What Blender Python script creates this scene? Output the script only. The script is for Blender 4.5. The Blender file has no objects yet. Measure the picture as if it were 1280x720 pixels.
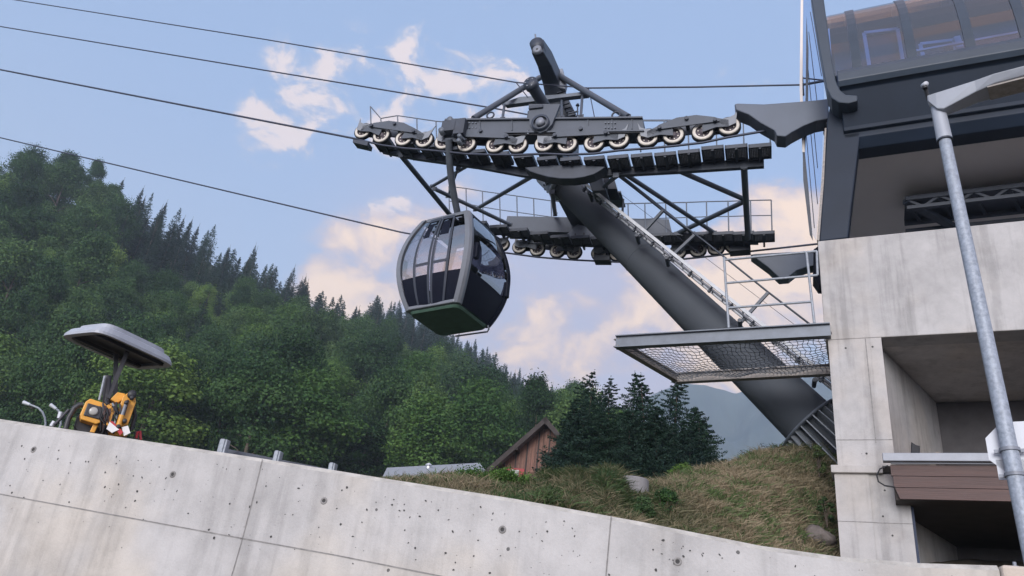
import bpy, math, random
import numpy as np
from mathutils import Vector, Matrix, noise

# ------------------------------------------------------------------ camera
SC = bpy.context.scene
COL = SC.collection
FPX, PITCH, ROLL = 960.0, math.radians(25.9), math.radians(6.8)
CAM = Vector((0, 0, 1.6))
F = Vector((0, math.cos(PITCH), math.sin(PITCH)))
_U0 = Vector((0, -math.sin(PITCH), math.cos(PITCH)))
R = Vector((1, 0, 0)) * math.cos(ROLL) + _U0 * math.sin(ROLL)
U = -Vector((1, 0, 0)) * math.sin(ROLL) + _U0 * math.cos(ROLL)
cd = bpy.data.cameras.new('camera')
cd.sensor_width = 36
cd.lens = 36 * FPX / 1280
cd.clip_start = 0.05
cd.clip_end = 9000
cam = bpy.data.objects.new('camera', cd)
COL.objects.link(cam)
rm = Matrix((R, U, -F)).transposed().to_4x4()
cam.matrix_world = Matrix.Translation(CAM) @ rm
SC.camera = cam

def ray(x, y): return F + R * ((x - 640) / FPX) - U * ((y - 360) / FPX)
def P(x, y, d): return CAM + ray(x, y) * d            # a measured direction taken to its real distance
def hit(x, y, pt, n):                                   # where that direction meets a real plane
    r = ray(x, y); n = Vector(n)
    return CAM + r * ((Vector(pt) - CAM).dot(n) / r.dot(n))

# ------------------------------------------------------------------ light
EXPO = 1.25
SKY_STR = 0.13
SUN_AZ, SUN_EL = -160.0, 14.0        # compass-like: degrees right of the view direction, so behind the camera, left
SUN_STR, SUN_ANGLE = 1.2, 28.0
SC.view_settings.view_transform = 'Standard'
SC.view_settings.look = 'None'
SC.view_settings.gamma = 1
SC.view_settings.exposure = EXPO
SC.cycles.use_denoising = True
SC.cycles.max_bounces = 6
SC.cycles.transparent_max_bounces = 16
SC.cycles.volume_bounces = 1
SC.cycles.sample_clamp_indirect = 4

world = bpy.data.worlds.new('World'); SC.world = world
world.use_nodes = True
wt = world.node_tree
for n in list(wt.nodes): wt.nodes.remove(n)
def wn(t, **k):
    n = wt.nodes.new(t)
    for a, v in k.items(): setattr(n, a, v)
    return n
def wl(a, b): wt.links.new(a, b)
def wmath(op, a, b=None, clamp=False):
    n = wn('ShaderNodeMath', operation=op, use_clamp=clamp)
    for i, v in enumerate((a, b)):
        if v is None: continue
        if isinstance(v, (int, float)): n.inputs[i].default_value = v
        else: wl(v, n.inputs[i])
    return n.outputs[0]
def wmap(v, a, b, c=0.0, d=1.0, smooth=True):
    n = wn('ShaderNodeMapRange', interpolation_type='SMOOTHSTEP' if smooth else 'LINEAR')
    wl(v, n.inputs['Value'])
    for k, x in (('From Min', a), ('From Max', b), ('To Min', c), ('To Max', d)): n.inputs[k].default_value = x
    return n.outputs[0]
def wmix(f, a, b):
    n = wn('ShaderNodeMix', data_type='RGBA')
    for i, v in ((0, f), (6, a), (7, b)):
        if isinstance(v, (int, float)): n.inputs[i].default_value = v
        elif isinstance(v, tuple): n.inputs[i].default_value = (*v, 1)
        else: wl(v, n.inputs[i])
    return n.outputs[2]
wout = wn('ShaderNodeOutputWorld'); wbg = wn('ShaderNodeBackground')
wl(wbg.outputs[0], wout.inputs[0])
wbg.inputs['Strength'].default_value = SKY_STR
sky = wn('ShaderNodeTexSky', sky_type='NISHITA')
sky.sun_disc = False
sky.sun_elevation = math.radians(SUN_EL)
sky.sun_rotation = math.radians(SUN_AZ)
sky.air_density = 1.0; sky.dust_density = 1.2; sky.ozone_density = 1.3
tc = wn('ShaderNodeTexCoord')
sep = wn('ShaderNodeSeparateXYZ'); wl(tc.outputs['Generated'], sep.inputs[0])
elev = sep.outputs[2]
def wnoise(scale, detail, rough, dist=0.0, offs=(0, 0, 0)):
    mp = wn('ShaderNodeMapping'); wl(tc.outputs['Generated'], mp.inputs[0])
    mp.inputs['Location'].default_value = offs; mp.inputs['Scale'].default_value = (1, 1, 1.5)
    n = wn('ShaderNodeTexNoise'); wl(mp.outputs[0], n.inputs['Vector'])
    n.inputs['Scale'].default_value = scale; n.inputs['Detail'].default_value = detail
    n.inputs['Roughness'].default_value = rough; n.inputs['Distortion'].default_value = dist
    return n.outputs[0]
def blobs(lst):
    tot = None
    for x, y, rad, w in lst:
        d = ray(x, y).normalized()
        vm = wn('ShaderNodeVectorMath', operation='DISTANCE')
        wl(tc.outputs['Generated'], vm.inputs[0]); vm.inputs[1].default_value = d
        m = wmap(vm.outputs['Value'], 0.0, rad, w, 0.0)
        tot = m if tot is None else wmath('ADD', tot, m)
    return tot
# white-pink puffs and the warm bank low on the right, each a patch of sky where cloud is likely
puff = blobs([(620, 120, .08, .5), (420, 120, .06, .45), (340, 155, .06, .5), (490, 150, .07, .4), (345, 140, .085, .62), (395, 75, .075, .5), (535, 70, .07, .5), (500, 110, .10, .5), (590, 115, .09, .5),
              (460, 100, .09, .3), (375, 170, .05, .3), (480, 255, .05, .5), (930, 100, .05, .25), (600, 35, .05, .2), (315, 203, .02, .35)])
warm = blobs([(860, 330, .10, .5), (700, 440, .12, .55), (900, 300, .06, .3), (420, 350, .07, .9), (470, 330, .08, .8), (690, 380, .05, .5), (800, 355, .04, .5), (960, 300, .09, .7), (450, 345, .11, .8), (540, 330, .13, .55), (985, 340, .15, .85), (930, 420, .12, .7), (780, 365, .06, .5), (730, 370, .05, .38),
              (640, 420, .13, .35), (1010, 290, .08, .5), (870, 440, .12, .6), (900, 370, .10, .4), (560, 250, .08, .2)])
veil = blobs([(650, 400, .28, .9), (500, 300, .20, .5), (820, 470, .22, .8), (760, 420, .2, .5)])
n1 = wnoise(17, 10, .60, .35); n2 = wnoise(10, 10, .58, .3, (3, 1, 2)); n3 = wnoise(3, 5, .55, .0, (7, 2, 1))
n1 = wmath('ADD', wmath('MULTIPLY', wmath('SUBTRACT', n1, .5), 1.45), .5); n2 = wmath('ADD', wmath('MULTIPLY', wmath('SUBTRACT', n2, .5), 1.5), .5)
dp = wmath('ADD', n1, wmath('MULTIPLY', wmath('MINIMUM', puff, .65), .34)); m_puff = wmath('MULTIPLY', wmap(dp, .57, .80), wmap(puff, .02, .2))
dw = wmath('ADD', n2, wmath('MULTIPLY', wmath('MINIMUM', warm, .85), .38)); m_warm = wmath('MULTIPLY', wmap(dw, .53, .76), wmap(warm, .02, .25))
m_veil = wmath('MULTIPLY', wmap(veil, 0, 1.1), wmap(n3, .30, .70, .45, 1.0))
hsv = wn('ShaderNodeHueSaturation'); wl(sky.outputs[0], hsv.inputs['Color'])
hsv.inputs['Saturation'].default_value = .78; hsv.inputs['Value'].default_value = 1.0; hsv.inputs['Hue'].default_value = .512
K_ = 1.0 / (SKY_STR * 2 ** EXPO)
def wc(r, g, b): return (r * K_, g * K_, b * K_)
# evening sky opposite the low sun: blue above, lavender towards the horizon
low = wmap(elev, .25, .62, 1.0, 0.0)
base = wmix(0.72, hsv.outputs[0], wmix(low, wc(.36, .54, .88), wc(.50, .62, .84)))
c = wmix(wmath('MULTIPLY', m_veil, .80), base, wc(.70, .58, .68))
c = wmix(wmath('MULTIPLY', m_puff, .85), c, wmix(wmap(dp, .64, .84), wc(.64, .66, .80), wc(1.14, .94, .86)))
c = wmix(wmath('MULTIPLY', m_warm, .95), c, wmix(wmap(dw, .62, .92), wc(.80, .66, .68), wc(1.42, 1.04, .72)))
c = wmix(wmath('MULTIPLY', wmap(elev, .80, .97), wmap(n3, .40, .56, .2, .9)), c, wc(1.25, .86, .80))
# the bright western half of the sky behind the camera, with pink evening cloud
west = wmap(sep.outputs[1], .15, -.55)
glow = wmix(wmap(n3, .42, .58), wc(.95, 1.1, 1.45), wc(1.55, 1.2, 1.2))
gl = wmath('MULTIPLY', west, wmap(elev, 1.0, .15, .35, 1.0))
c = wmix(gl, c, glow)
wl(c, wbg.inputs['Color'])

sl = bpy.data.lights.new('sun', 'SUN'); sl.energy = SUN_STR; sl.angle = math.radians(SUN_ANGLE); sl.color = (1, .98, .97)
so = bpy.data.objects.new('sun', sl); COL.objects.link(so)
_a, _e = math.radians(SUN_AZ), math.radians(SUN_EL)
sd = Vector((math.sin(_a) * math.cos(_e), math.cos(_a) * math.cos(_e), math.sin(_e)))
so.rotation_euler = sd.to_track_quat('Z', 'Y').to_euler()
so.location = (0, -20, 30)

# ------------------------------------------------------------------ materials
MATS = {}
def mat(name, col, rough=.6, metal=0.0, var=.12, scale=3.0, bump=0.0, bscale=40.0, spec=.5, col2=None, stretch=(1, 1, 1)):
    m = bpy.data.materials.new(name); m.use_nodes = True; MATS[name] = m
    nt = m.node_tree; b = nt.nodes['Principled BSDF']
    b.inputs['Roughness'].default_value = rough; b.inputs['Metallic'].default_value = metal
    b.inputs['Specular IOR Level'].default_value = spec
    t = nt.nodes.new('ShaderNodeTexCoord'); mp = nt.nodes.new('ShaderNodeMapping')
    mp.inputs['Scale'].default_value = stretch
    nt.links.new(t.outputs['Object'], mp.inputs[0])
    n = nt.nodes.new('ShaderNodeTexNoise'); n.inputs['Scale'].default_value = scale; n.inputs['Detail'].default_value = 6
    n.inputs['Roughness'].default_value = .6
    nt.links.new(mp.outputs[0], n.inputs['Vector'])
    r = nt.nodes.new('ShaderNodeValToRGB'); r.color_ramp.elements[0].position = .3; r.color_ramp.elements[1].position = .7
    c2 = col2 if col2 else tuple(min(1, x * (1 + var)) for x in col)
    c1 = col if col2 else tuple(x * (1 - var) for x in col)
    r.color_ramp.elements[0].color = (*c1, 1); r.color_ramp.elements[1].color = (*c2, 1)
    nt.links.new(n.outputs[0], r.inputs[0]); nt.links.new(r.outputs[0], b.inputs['Base Color'])
    if bump:
        n2 = nt.nodes.new('ShaderNodeTexNoise'); n2.inputs['Scale'].default_value = bscale; n2.inputs['Detail'].default_value = 4
        nt.links.new(mp.outputs[0], n2.inputs['Vector'])
        bp = nt.nodes.new('ShaderNodeBump'); bp.inputs['Strength'].default_value = bump; bp.inputs['Distance'].default_value = .02
        nt.links.new(n2.outputs[0], bp.inputs['Height']); nt.links.new(bp.outputs[0], b.inputs['Normal'])
    return m

def concrete(name, col, pits=1.0, stain=.25, warm=(1.04, 1.0, .95)):
    """cast concrete: blotches, vertical run-off streaks from the top edge, small air holes"""
    m = bpy.data.materials.new(name); m.use_nodes = True
    nt = m.node_tree; b = nt.nodes['Principled BSDF']; b.inputs['Roughness'].default_value = .85
    L_ = nt.links.new
    def nn(t, **k):
        n = nt.nodes.new(t)
        for a, v in k.items(): setattr(n, a, v)
        return n
    def mth(op, a, b_=None):
        n = nn('ShaderNodeMath', operation=op)
        for i, v in enumerate((a, b_)):
            if v is None: continue
            if isinstance(v, (int, float)): n.inputs[i].default_value = v
            else: L_(v, n.inputs[i])
        return n.outputs[0]
    def rng(v, a, b_, c_=0., d=1.):
        n = nn('ShaderNodeMapRange', interpolation_type='SMOOTHSTEP'); L_(v, n.inputs[0])
        for i, x in enumerate((a, b_, c_, d)): n.inputs[i + 1].default_value = x
        return n.outputs[0]
    tcn = nn('ShaderNodeTexCoord')
    def noi(scale, det, st=(1, 1, 1), ro=.6):
        mp = nn('ShaderNodeMapping'); mp.inputs['Scale'].default_value = st; L_(tcn.outputs['Object'], mp.inputs[0])
        n = nn('ShaderNodeTexNoise'); n.inputs['Scale'].default_value = scale; n.inputs['Detail'].default_value = det; n.inputs['Roughness'].default_value = ro
        L_(mp.outputs[0], n.inputs['Vector']); return n.outputs[0]
    big = noi(.9, 5); mid = noi(5, 6); fine = noi(60, 4); streak = noi(3.2, 5, (1, 1, .10)); streak2 = noi(9, 3, (1, 1, .05))
    v = mth('ADD', mth('MULTIPLY', rng(big, .3, .7), .30), mth('MULTIPLY', rng(mid, .3, .7), .17)); v = mth('ADD', v, .16)
    v = mth('ADD', v, mth('MULTIPLY', fine, .25))
    v = mth('SUBTRACT', v, mth('MULTIPLY', rng(streak, .50, .64), stain))
    v = mth('SUBTRACT', v, mth('MULTIPLY', rng(streak2, .54, .68), stain * .55))
    v = rng(v, -.15, .95)
    mx = nn('ShaderNodeMix', data_type='RGBA'); L_(v, mx.inputs[0])
    mx.inputs[6].default_value = (col[0] * .58, col[1] * .58, col[2] * .58, 1); mx.inputs[7].default_value = (*[x * 1.12 for x in col], 1)
    # warm tinge in blotches
    mw = nn('ShaderNodeMix', data_type='RGBA', blend_type='MULTIPLY'); L_(rng(noi(.5, 3), .45, .6), mw.inputs[0]); L_(mx.outputs[2], mw.inputs[6])
    mw.inputs[7].default_value = (*warm, 1)
    out = mw.outputs[2]
    vo = nn('ShaderNodeTexVoronoi', feature='F1'); vo.inputs['Scale'].default_value = 5.5; vo.inputs['Randomness'].default_value = 1
    mpv = nn('ShaderNodeMapping'); L_(tcn.outputs['Object'], mpv.inputs[0]); L_(mpv.outputs[0], vo.inputs['Vector'])
    vs = nn('ShaderNodeSeparateColor'); L_(vo.outputs['Color'], vs.inputs[0])
    rad = mth('MULTIPLY', mth('MULTIPLY', mth('POWER', vs.outputs[0], 4.0), .095), pits)
    wob = mth('ADD', vo.outputs['Distance'], mth('MULTIPLY', mth('SUBTRACT', noi(45, 2), .5), .05))
    pit = mth('LESS_THAN', wob, rad)
    mp_ = nn('ShaderNodeMix', data_type='RGBA'); L_(mth('MULTIPLY', pit, .82), mp_.inputs[0]); L_(out, mp_.inputs[6]); mp_.inputs[7].default_value = (.045, .045, .045, 1)
    L_(mp_.outputs[2], b.inputs['Base Color'])
    bp = nn('ShaderNodeBump'); bp.inputs['Strength'].default_value = .35; bp.inputs['Distance'].default_value = .012
    L_(mth('SUBTRACT', mth('ADD', mth('MULTIPLY', fine, .5), mid), mth('MULTIPLY', pit, 1.5)), bp.inputs['Height']); L_(bp.outputs[0], b.inputs['Normal'])
    MATS[name] = m
    return m

def leaf(name, c1, c2, rough=.7, rnd=.25, trans=0.25):
    m = bpy.data.materials.new(name); m.use_nodes = True; MATS[name] = m
    nt = m.node_tree; b = nt.nodes['Principled BSDF']; b.inputs['Roughness'].default_value = rough; b.inputs['Specular IOR Level'].default_value = .2
    at = nt.nodes.new('ShaderNodeAttribute'); at.attribute_name = 'tint'
    mx = nt.nodes.new('ShaderNodeMix'); mx.data_type = 'RGBA'
    nt.links.new(at.outputs['Fac'], mx.inputs[0]); mx.inputs[6].default_value = (*c1, 1); mx.inputs[7].default_value = (*c2, 1)
    oi = nt.nodes.new('ShaderNodeObjectInfo')
    hs = nt.nodes.new('ShaderNodeHueSaturation'); nt.links.new(mx.outputs[2], hs.inputs['Color'])
    mr = nt.nodes.new('ShaderNodeMapRange'); nt.links.new(oi.outputs['Random'], mr.inputs[0]); mr.inputs[3].default_value = 1 - rnd; mr.inputs[4].default_value = 1 + rnd
    nt.links.new(mr.outputs[0], hs.inputs['Value'])
    mr2 = nt.nodes.new('ShaderNodeMapRange'); nt.links.new(oi.outputs['Random'], mr2.inputs[0]); mr2.inputs[3].default_value = .522; mr2.inputs[4].default_value = .478
    nt.links.new(mr2.outputs[0], hs.inputs['Hue'])
    nt.links.new(hs.outputs[0], b.inputs['Base Color'])
    if trans:
        tr = nt.nodes.new('ShaderNodeBsdfTranslucent'); nt.links.new(hs.outputs[0], tr.inputs[0])
        ms = nt.nodes.new('ShaderNodeMixShader'); ms.inputs[0].default_value = trans
        o = nt.nodes['Material Output']
        nt.links.new(b.outputs[0], ms.inputs[1]); nt.links.new(tr.outputs[0], ms.inputs[2]); nt.links.new(ms.outputs[0], o.inputs[0])
    return m

def glass(name, tint, clear=.5, rough=.02, refl=.9, ior=1.5):
    """coated window glass: mirrors the sky more at grazing angles, lets the rest through tinted"""
    m = bpy.data.materials.new(name); m.use_nodes = True; MATS[name] = m
    nt = m.node_tree
    for n in list(nt.nodes): nt.nodes.remove(n)
    o = nt.nodes.new('ShaderNodeOutputMaterial'); g = nt.nodes.new('ShaderNodeBsdfGlossy'); t = nt.nodes.new('ShaderNodeBsdfTransparent')
    g.inputs['Roughness'].default_value = rough; g.inputs['Color'].default_value = (refl, refl, refl, 1)
    t.inputs['Color'].default_value = (*tint, 1)
    fr = nt.nodes.new('ShaderNodeFresnel'); fr.inputs['IOR'].default_value = ior
    ad = nt.nodes.new('ShaderNodeMath'); ad.operation = 'ADD'; ad.use_clamp = True; ad.inputs[1].default_value = clear
    nt.links.new(fr.outputs[0], ad.inputs[0])
    mx = nt.nodes.new('ShaderNodeMixShader'); nt.links.new(ad.outputs[0], mx.inputs[0])
    nt.links.new(t.outputs[0], mx.inputs[1]); nt.links.new(g.outputs[0], mx.inputs[2]); nt.links.new(mx.outputs[0], o.inputs[0])
    nz = nt.nodes.new('ShaderNodeTexNoise'); nz.inputs['Scale'].default_value = 1.3
    tcx = nt.nodes.new('ShaderNodeTexCoord'); nt.links.new(tcx.outputs['Object'], nz.inputs['Vector'])
    bp = nt.nodes.new('ShaderNodeBump'); bp.inputs['Strength'].default_value = .12; bp.inputs['Distance'].default_value = .05
    nt.links.new(nz.outputs[0], bp.inputs['Height']); nt.links.new(bp.outputs[0], g.inputs['Normal'])
    return m

concrete('wall concrete', (.458, .454, .450), 1.0, .19, (1.05, 1.0, .92))
concrete('station concrete', (.43, .425, .425), .55, .28)
concrete('slab concrete', (.56, .54, .52), .4, .2)
concrete('shaft concrete', (.20, .205, .22), .3, .3)
concrete('beige concrete', (.5, .44, .38), .5, .1)
mat('wall coping', (.40, .39, .36), .9, var=.25, scale=8, bump=.5)
mat('dark hole', (.05, .05, .05), .9)
mat('hole rim', (.22, .215, .21), .9, var=.3, scale=20)
mat('tower steel', (.062, .076, .100), .5, .0, var=.12, scale=1.5, bump=.05, bscale=15)
mat('column paint', (.062, .072, .086), .72, .0, spec=.3, var=.10, scale=.8, bump=.04, bscale=6)
mat('dark steel', (.032, .042, .062), .5, .0, var=.2, scale=4)
mat('galvanised', (.26, .29, .33), .5, .15, var=.22, scale=22, bump=.1, bscale=60)
mat('pole zinc', (.27, .31, .37), .5, .1, var=.28, scale=34, bump=.15, bscale=70)
mat('bright steel', (.20, .22, .26), .5, .1, var=.15, scale=9)
mat('ladder alloy', (.40, .42, .45), .5, .1, var=.15, scale=9)
mat('black rubber', (.015, .016, .02), .7, var=.2)
mat('sheave ring', (.62, .58, .52), .6, var=.12, scale=12)
mat('sheave hub', (.09, .075, .09), .6, var=.2)
mat('rope steel', (.05, .06, .09), .5, .3, var=.1)
mat('grating', (.055, .068, .09), .55, var=.35, scale=40)
mat('rusty frame', (.17, .17, .17), .6, .2, var=.5, scale=26, col2=(.34, .30, .27))
mat('frame grey', (.125, .145, .175), .5, .2, var=.15, scale=5)
mat('cabin frame', (.155, .17, .195), .4, .1, var=.08, scale=3)
mat('cabin black', (.007, .009, .018), .45, var=.1, spec=.08)
mat('cabin floor', (.06, .12, .09), .55, var=.2, scale=5, bump=.1)
mat('seat cloth', (.03, .035, .05), .8, var=.2)
mat('station navy', (.012, .021, .038), .5, .0, var=.15, scale=1.4, spec=.22)
mat('station frame', (.038, .054, .078), .4, .0, var=.1, scale=2, spec=.35)
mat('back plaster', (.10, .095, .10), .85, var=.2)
mat('soffit panel', (.68, .63, .60), .7, var=.05, scale=.8)
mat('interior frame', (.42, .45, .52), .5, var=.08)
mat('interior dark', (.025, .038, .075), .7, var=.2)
mat('trumpet paint', (.085, .105, .14), .45, .1, var=.07, scale=2)
mat('gutter metal', (.25, .27, .31), .5, .1, var=.08, scale=6)
mat('brown boards', (.060, .034, .032), .6, var=.25, scale=3, stretch=(.4, .4, 9), bump=.25, bscale=12, col2=(.095, .052, .045))
mat('sign white', (.50, .53, .58), .5, .1, var=.04, scale=6)
mat('lamp grey', (.34, .37, .42), .5, .1, var=.06, scale=6)
mat('lamp lens', (.30, .28, .26), .25, var=.2, scale=20)
mat('machine orange', (.66, .32, .045), .45, var=.14, scale=7)
mat('machine dark', (.03, .032, .038), .5, var=.2)
mat('canopy grey', (.34, .37, .42), .45, var=.08, scale=6)
mat('lamp glass', (.38, .38, .36), .2, var=.1, scale=12)
mat('red paint', (.45, .035, .045), .5)
mat('white paint', (.74, .74, .74), .5)
mat('asphalt', (.05, .05, .052), .9, var=.25, scale=30, bump=.3)
mat('hill ground', (.028, .045, .020), .95, var=.5, scale=.08)
mat('bank soil', (.07, .065, .04), .95, scale=3, col2=(.13, .105, .07), bump=.8, bscale=9)
mat('bark', (.09, .07, .055), .9, var=.3, scale=8)
mat('chalet boards', (.055, .026, .02), .7, scale=2.6, stretch=(3, 3, .10), col2=(.22, .105, .075), bump=.5, bscale=4)
mat('chalet battens', (.17, .085, .06), .7, scale=3, var=.35)
mat('chalet dark', (.035, .028, .026), .8, var=.3)
mat('roof tiles', (.17, .14, .14), .8, var=.3, scale=7, bump=.6)
mat('slate roof', (.26, .28, .30), .75, var=.15, scale=5, bump=.3)
mat('red shutter', (.28, .02, .025), .6)
mat('window dark', (.02, .025, .035), .15)
mat('rock', (.15, .13, .12), .9, var=.3, scale=3, bump=.6)
mat('zinc chimney', (.6, .62, .66), .35, .5)
mat('mountain', (.045, .075, .075), .95, scale=.008, col2=(.10, .13, .11))
leaf('broadleaf', (.024, .064, .025), (.074, .145, .040), rnd=.48)
leaf('bright broadleaf', (.052, .118, .030), (.125, .215, .048), rnd=.32)
leaf('spruce needles', (.012, .032, .024), (.032, .062, .040), rnd=.25, trans=.1)
leaf('near needles', (.010, .034, .024), (.034, .072, .042), rnd=.12, trans=.1)
leaf('dry grass', (.050, .075, .028), (.34, .275, .19), rnd=0)
leaf('green weeds', (.035, .070, .028), (.11, .165, .065), rnd=.12)
glass('cabin glass', (.55, .55, .62), .28)
glass('cabin mirror glass', (.14, .15, .20), .30)
glass('station glass', (.30, .40, .66), .12, rough=.08)
glass('wind screen glass', (.86, .90, .97), .0, rough=.3, refl=.35, ior=1.2)
mat('door stile', (.040, .048, .065), .4, spec=.3)
mat('guard casting', (.20, .22, .25), .5)

# ------------------------------------------------------------------ mesh helpers
class MB:
    def __init__(s): s.v = []; s.f = []; s.m = []; s.mats = []; s.sm = []
    def mi(s, m):
        if m not in s.mats: s.mats.append(m)
        return s.mats.index(m)
    def face(s, pts, m, smooth=False):
        b = len(s.v); s.v += [Vector(p) for p in pts]; s.f.append(tuple(range(b, b + len(pts)))); s.m.append(s.mi(m)); s.sm.append(smooth)
    def raw(s, vs, fs, m, smooth=False):
        b = len(s.v); s.v += [Vector(p) for p in vs]; k = s.mi(m)
        for f in fs: s.f.append(tuple(b + i for i in f)); s.m.append(k); s.sm.append(smooth)
    def prism(s, pts, vec, m):                     # closed polygon pushed along vec
        n = len(pts); vec = Vector(vec)
        vs = [Vector(p) for p in pts] + [Vector(p) + vec for p in pts]
        fs = [tuple(range(n))[::-1], tuple(range(n, 2 * n))] + [(i, (i + 1) % n, n + (i + 1) % n, n + i) for i in range(n)]
        s.raw(vs, fs, m)
    def box(s, c, ax, size, m):
        c = Vector(c); a = [Vector(x).normalized() * (h / 2) for x, h in zip(ax, size)]
        vs = [c + a[0] * i + a[1] * j + a[2] * k for i in (-1, 1) for j in (-1, 1) for k in (-1, 1)]
        s.raw(vs, [(0, 1, 3, 2), (4, 6, 7, 5), (0, 4, 5, 1), (2, 3, 7, 6), (0, 2, 6, 4), (1, 5, 7, 3)], m)
    def bar(s, p, q, w, h, m, up=(0, 0, 1)):        # rectangular bar from p to q
        p, q = Vector(p), Vector(q); d = (q - p); up = Vector(up)
        x = d.normalized(); y = up.cross(x)
        if y.length < 1e-4: y = Vector((1, 0, 0)).cross(x)
        y.normalize(); z = x.cross(y)
        s.box((p + q) / 2, (x, y, z), (d.length, w, h), m)
    def ibar(s, p, q, w, h, t, m, up=(0, 0, 1)):    # I / H section
        p, q = Vector(p), Vector(q); x = (q - p).normalized(); y = Vector(up).cross(x).normalized(); z = x.cross(y)
        s.bar(p, q, t, h - 2 * t - .004, m, up)
        for k in (-1, 1): o = z * (k * (h - t) / 2); s.bar(p + o, q + o, w, t, m, up)
    def tube(s, pts, r, m, seg=8, caps=True, smooth=True):
        pts = [Vector(p) for p in pts]; rs = r if isinstance(r, (list, tuple)) else [r] * len(pts)
        rings = []; ref = None
        for i, p in enumerate(pts):
            a = pts[max(0, i - 1)]; b = pts[min(len(pts) - 1, i + 1)]; d = (b - a).normalized()
            if ref is None:
                ref = Vector((0, 0, 1)) if abs(d.z) < .9 else Vector((1, 0, 0))
            x = (ref - d * ref.dot(d)).normalized(); ref = x; y = d.cross(x)
            rings.append([p + (x * math.cos(t) + y * math.sin(t)) * rs[i] for t in [2 * math.pi * k / seg for k in range(seg)]])
        vs = [v for rg in rings for v in rg]
        fs = [(i * seg + k, i * seg + (k + 1) % seg, (i + 1) * seg + (k + 1) % seg, (i + 1) * seg + k) for i in range(len(pts) - 1) for k in range(seg)]
        s.raw(vs, fs, m, smooth)
        if caps:
            s.raw(rings[0], [tuple(range(seg))[::-1]], m); s.raw(rings[-1], [tuple(range(seg))], m)
    def lathe(s, c, ax, prof, m, seg=24, smooth=True):   # profile of (offset along axis, radius)
        c = Vector(c); ax = Vector(ax).normalized(); ref = Vector((0, 0, 1)) if abs(ax.z) < .9 else Vector((1, 0, 0))
        x = (ref - ax * ref.dot(ax)).normalized(); y = ax.cross(x)
        vs = [c + ax * o + (x * math.cos(2 * math.pi * k / seg) + y * math.sin(2 * math.pi * k / seg)) * r for o, r in prof for k in range(seg)]
        n = len(prof)
        fs = [(i * seg + k, i * seg + (k + 1) % seg, (i + 1) * seg + (k + 1) % seg, (i + 1) * seg + k) for i in range(n - 1) for k in range(seg)]
        s.raw(vs, fs, m, smooth)
    def build(s, name, parent=None, mats=None, bevel=0.0, origin=None):
        me = bpy.data.meshes.new(name)
        o_ = Vector(origin) if origin is not None else (Vector(parent['_o']) if parent is not None and '_o' in parent else Vector((0, 0, 0)))
        me.from_pydata([tuple(v - o_) for v in s.v], [], s.f)
        for k in s.mats: me.materials.append(MATS[k])
        me.polygons.foreach_set('material_index', s.m); me.polygons.foreach_set('use_smooth', s.sm)
        me.update()
        ob = bpy.data.objects.new(name, me); COL.objects.link(ob)
        if parent is not None:
            ob.parent = parent; ob['_o'] = tuple(o_)
        else: ob.location = o_; ob['_o'] = tuple(o_)
        if bevel:
            b = ob.modifiers.new('bevel', 'BEVEL'); b.width = bevel; b.segments = 2; b.limit_method = 'ANGLE'
        return ob

def tag(o, label=None, cat=None, group=None, kind=None):
    for k, v in (('label', label), ('category', cat), ('group', group), ('kind', kind)):
        if v: o[k] = v
    return o
def thing(name, loc, label, cat, group=None):
    o = bpy.data.objects.new(name, None); COL.objects.link(o); o.location = loc; o['_o'] = tuple(loc); o.empty_display_size = .3
    return tag(o, label, cat, group)
def np_mesh(name, v, f, mat_names, tint=None, mi=None, smooth=False):
    me = bpy.data.meshes.new(name)
    v = np.asarray(v, dtype=np.float32); f = np.asarray(f, dtype=np.int32); k = f.shape[1]
    me.vertices.add(len(v)); me.vertices.foreach_set('co', v.ravel())
    me.loops.add(f.size); me.loops.foreach_set('vertex_index', f.ravel())
    me.polygons.add(len(f)); me.polygons.foreach_set('loop_start', np.arange(len(f), dtype=np.int32) * k)
    me.polygons.foreach_set('loop_total', np.full(len(f), k, dtype=np.int32))
    for m in mat_names: me.materials.append(MATS[m])
    if mi is not None: me.polygons.foreach_set('material_index', np.asarray(mi, dtype=np.int32))
    if smooth: me.polygons.foreach_set('use_smooth', np.ones(len(f), dtype=bool))
    if tint is not None:
        a = me.attributes.new('tint', 'FLOAT', 'FACE'); a.data.foreach_set('value', np.asarray(tint, dtype=np.float32))
    me.update(calc_edges=True)
    return me
def link(name, me, parent=None, loc=None):
    o = bpy.data.objects.new(name, me); COL.objects.link(o); o.parent = parent
    if loc is not None: o.location = loc
    return o
Z = Vector((0, 0, 1))
rng = random.Random(7); nrg = np.random.default_rng(7)

# ------------------------------------------------------------------ frames of reference
def frame(az):
    a = math.radians(az); return Vector((-math.sin(a), math.cos(a), 0)), Vector((math.cos(a), math.sin(a), 0))
L, N = frame(70)                       # cableway line runs along L; N points across it, away from the road
A0 = P(690, 182, 17.5)                 # centre of the near sheave train
def T(x, y, off=0.0): return hit(x, y, A0 + N * off, N)
Ls, Ns = frame(64)                     # station building
K0 = P(1022, 302, 13.6)
E = -Ls
def S(x, y, off=0.0): return hit(x, y, K0 + Ns * off, Ns)
def SQ(s, z, off=0.0): return Vector((K0.x, K0.y, 0)) + E * s + Ns * off + Z * z

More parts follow.
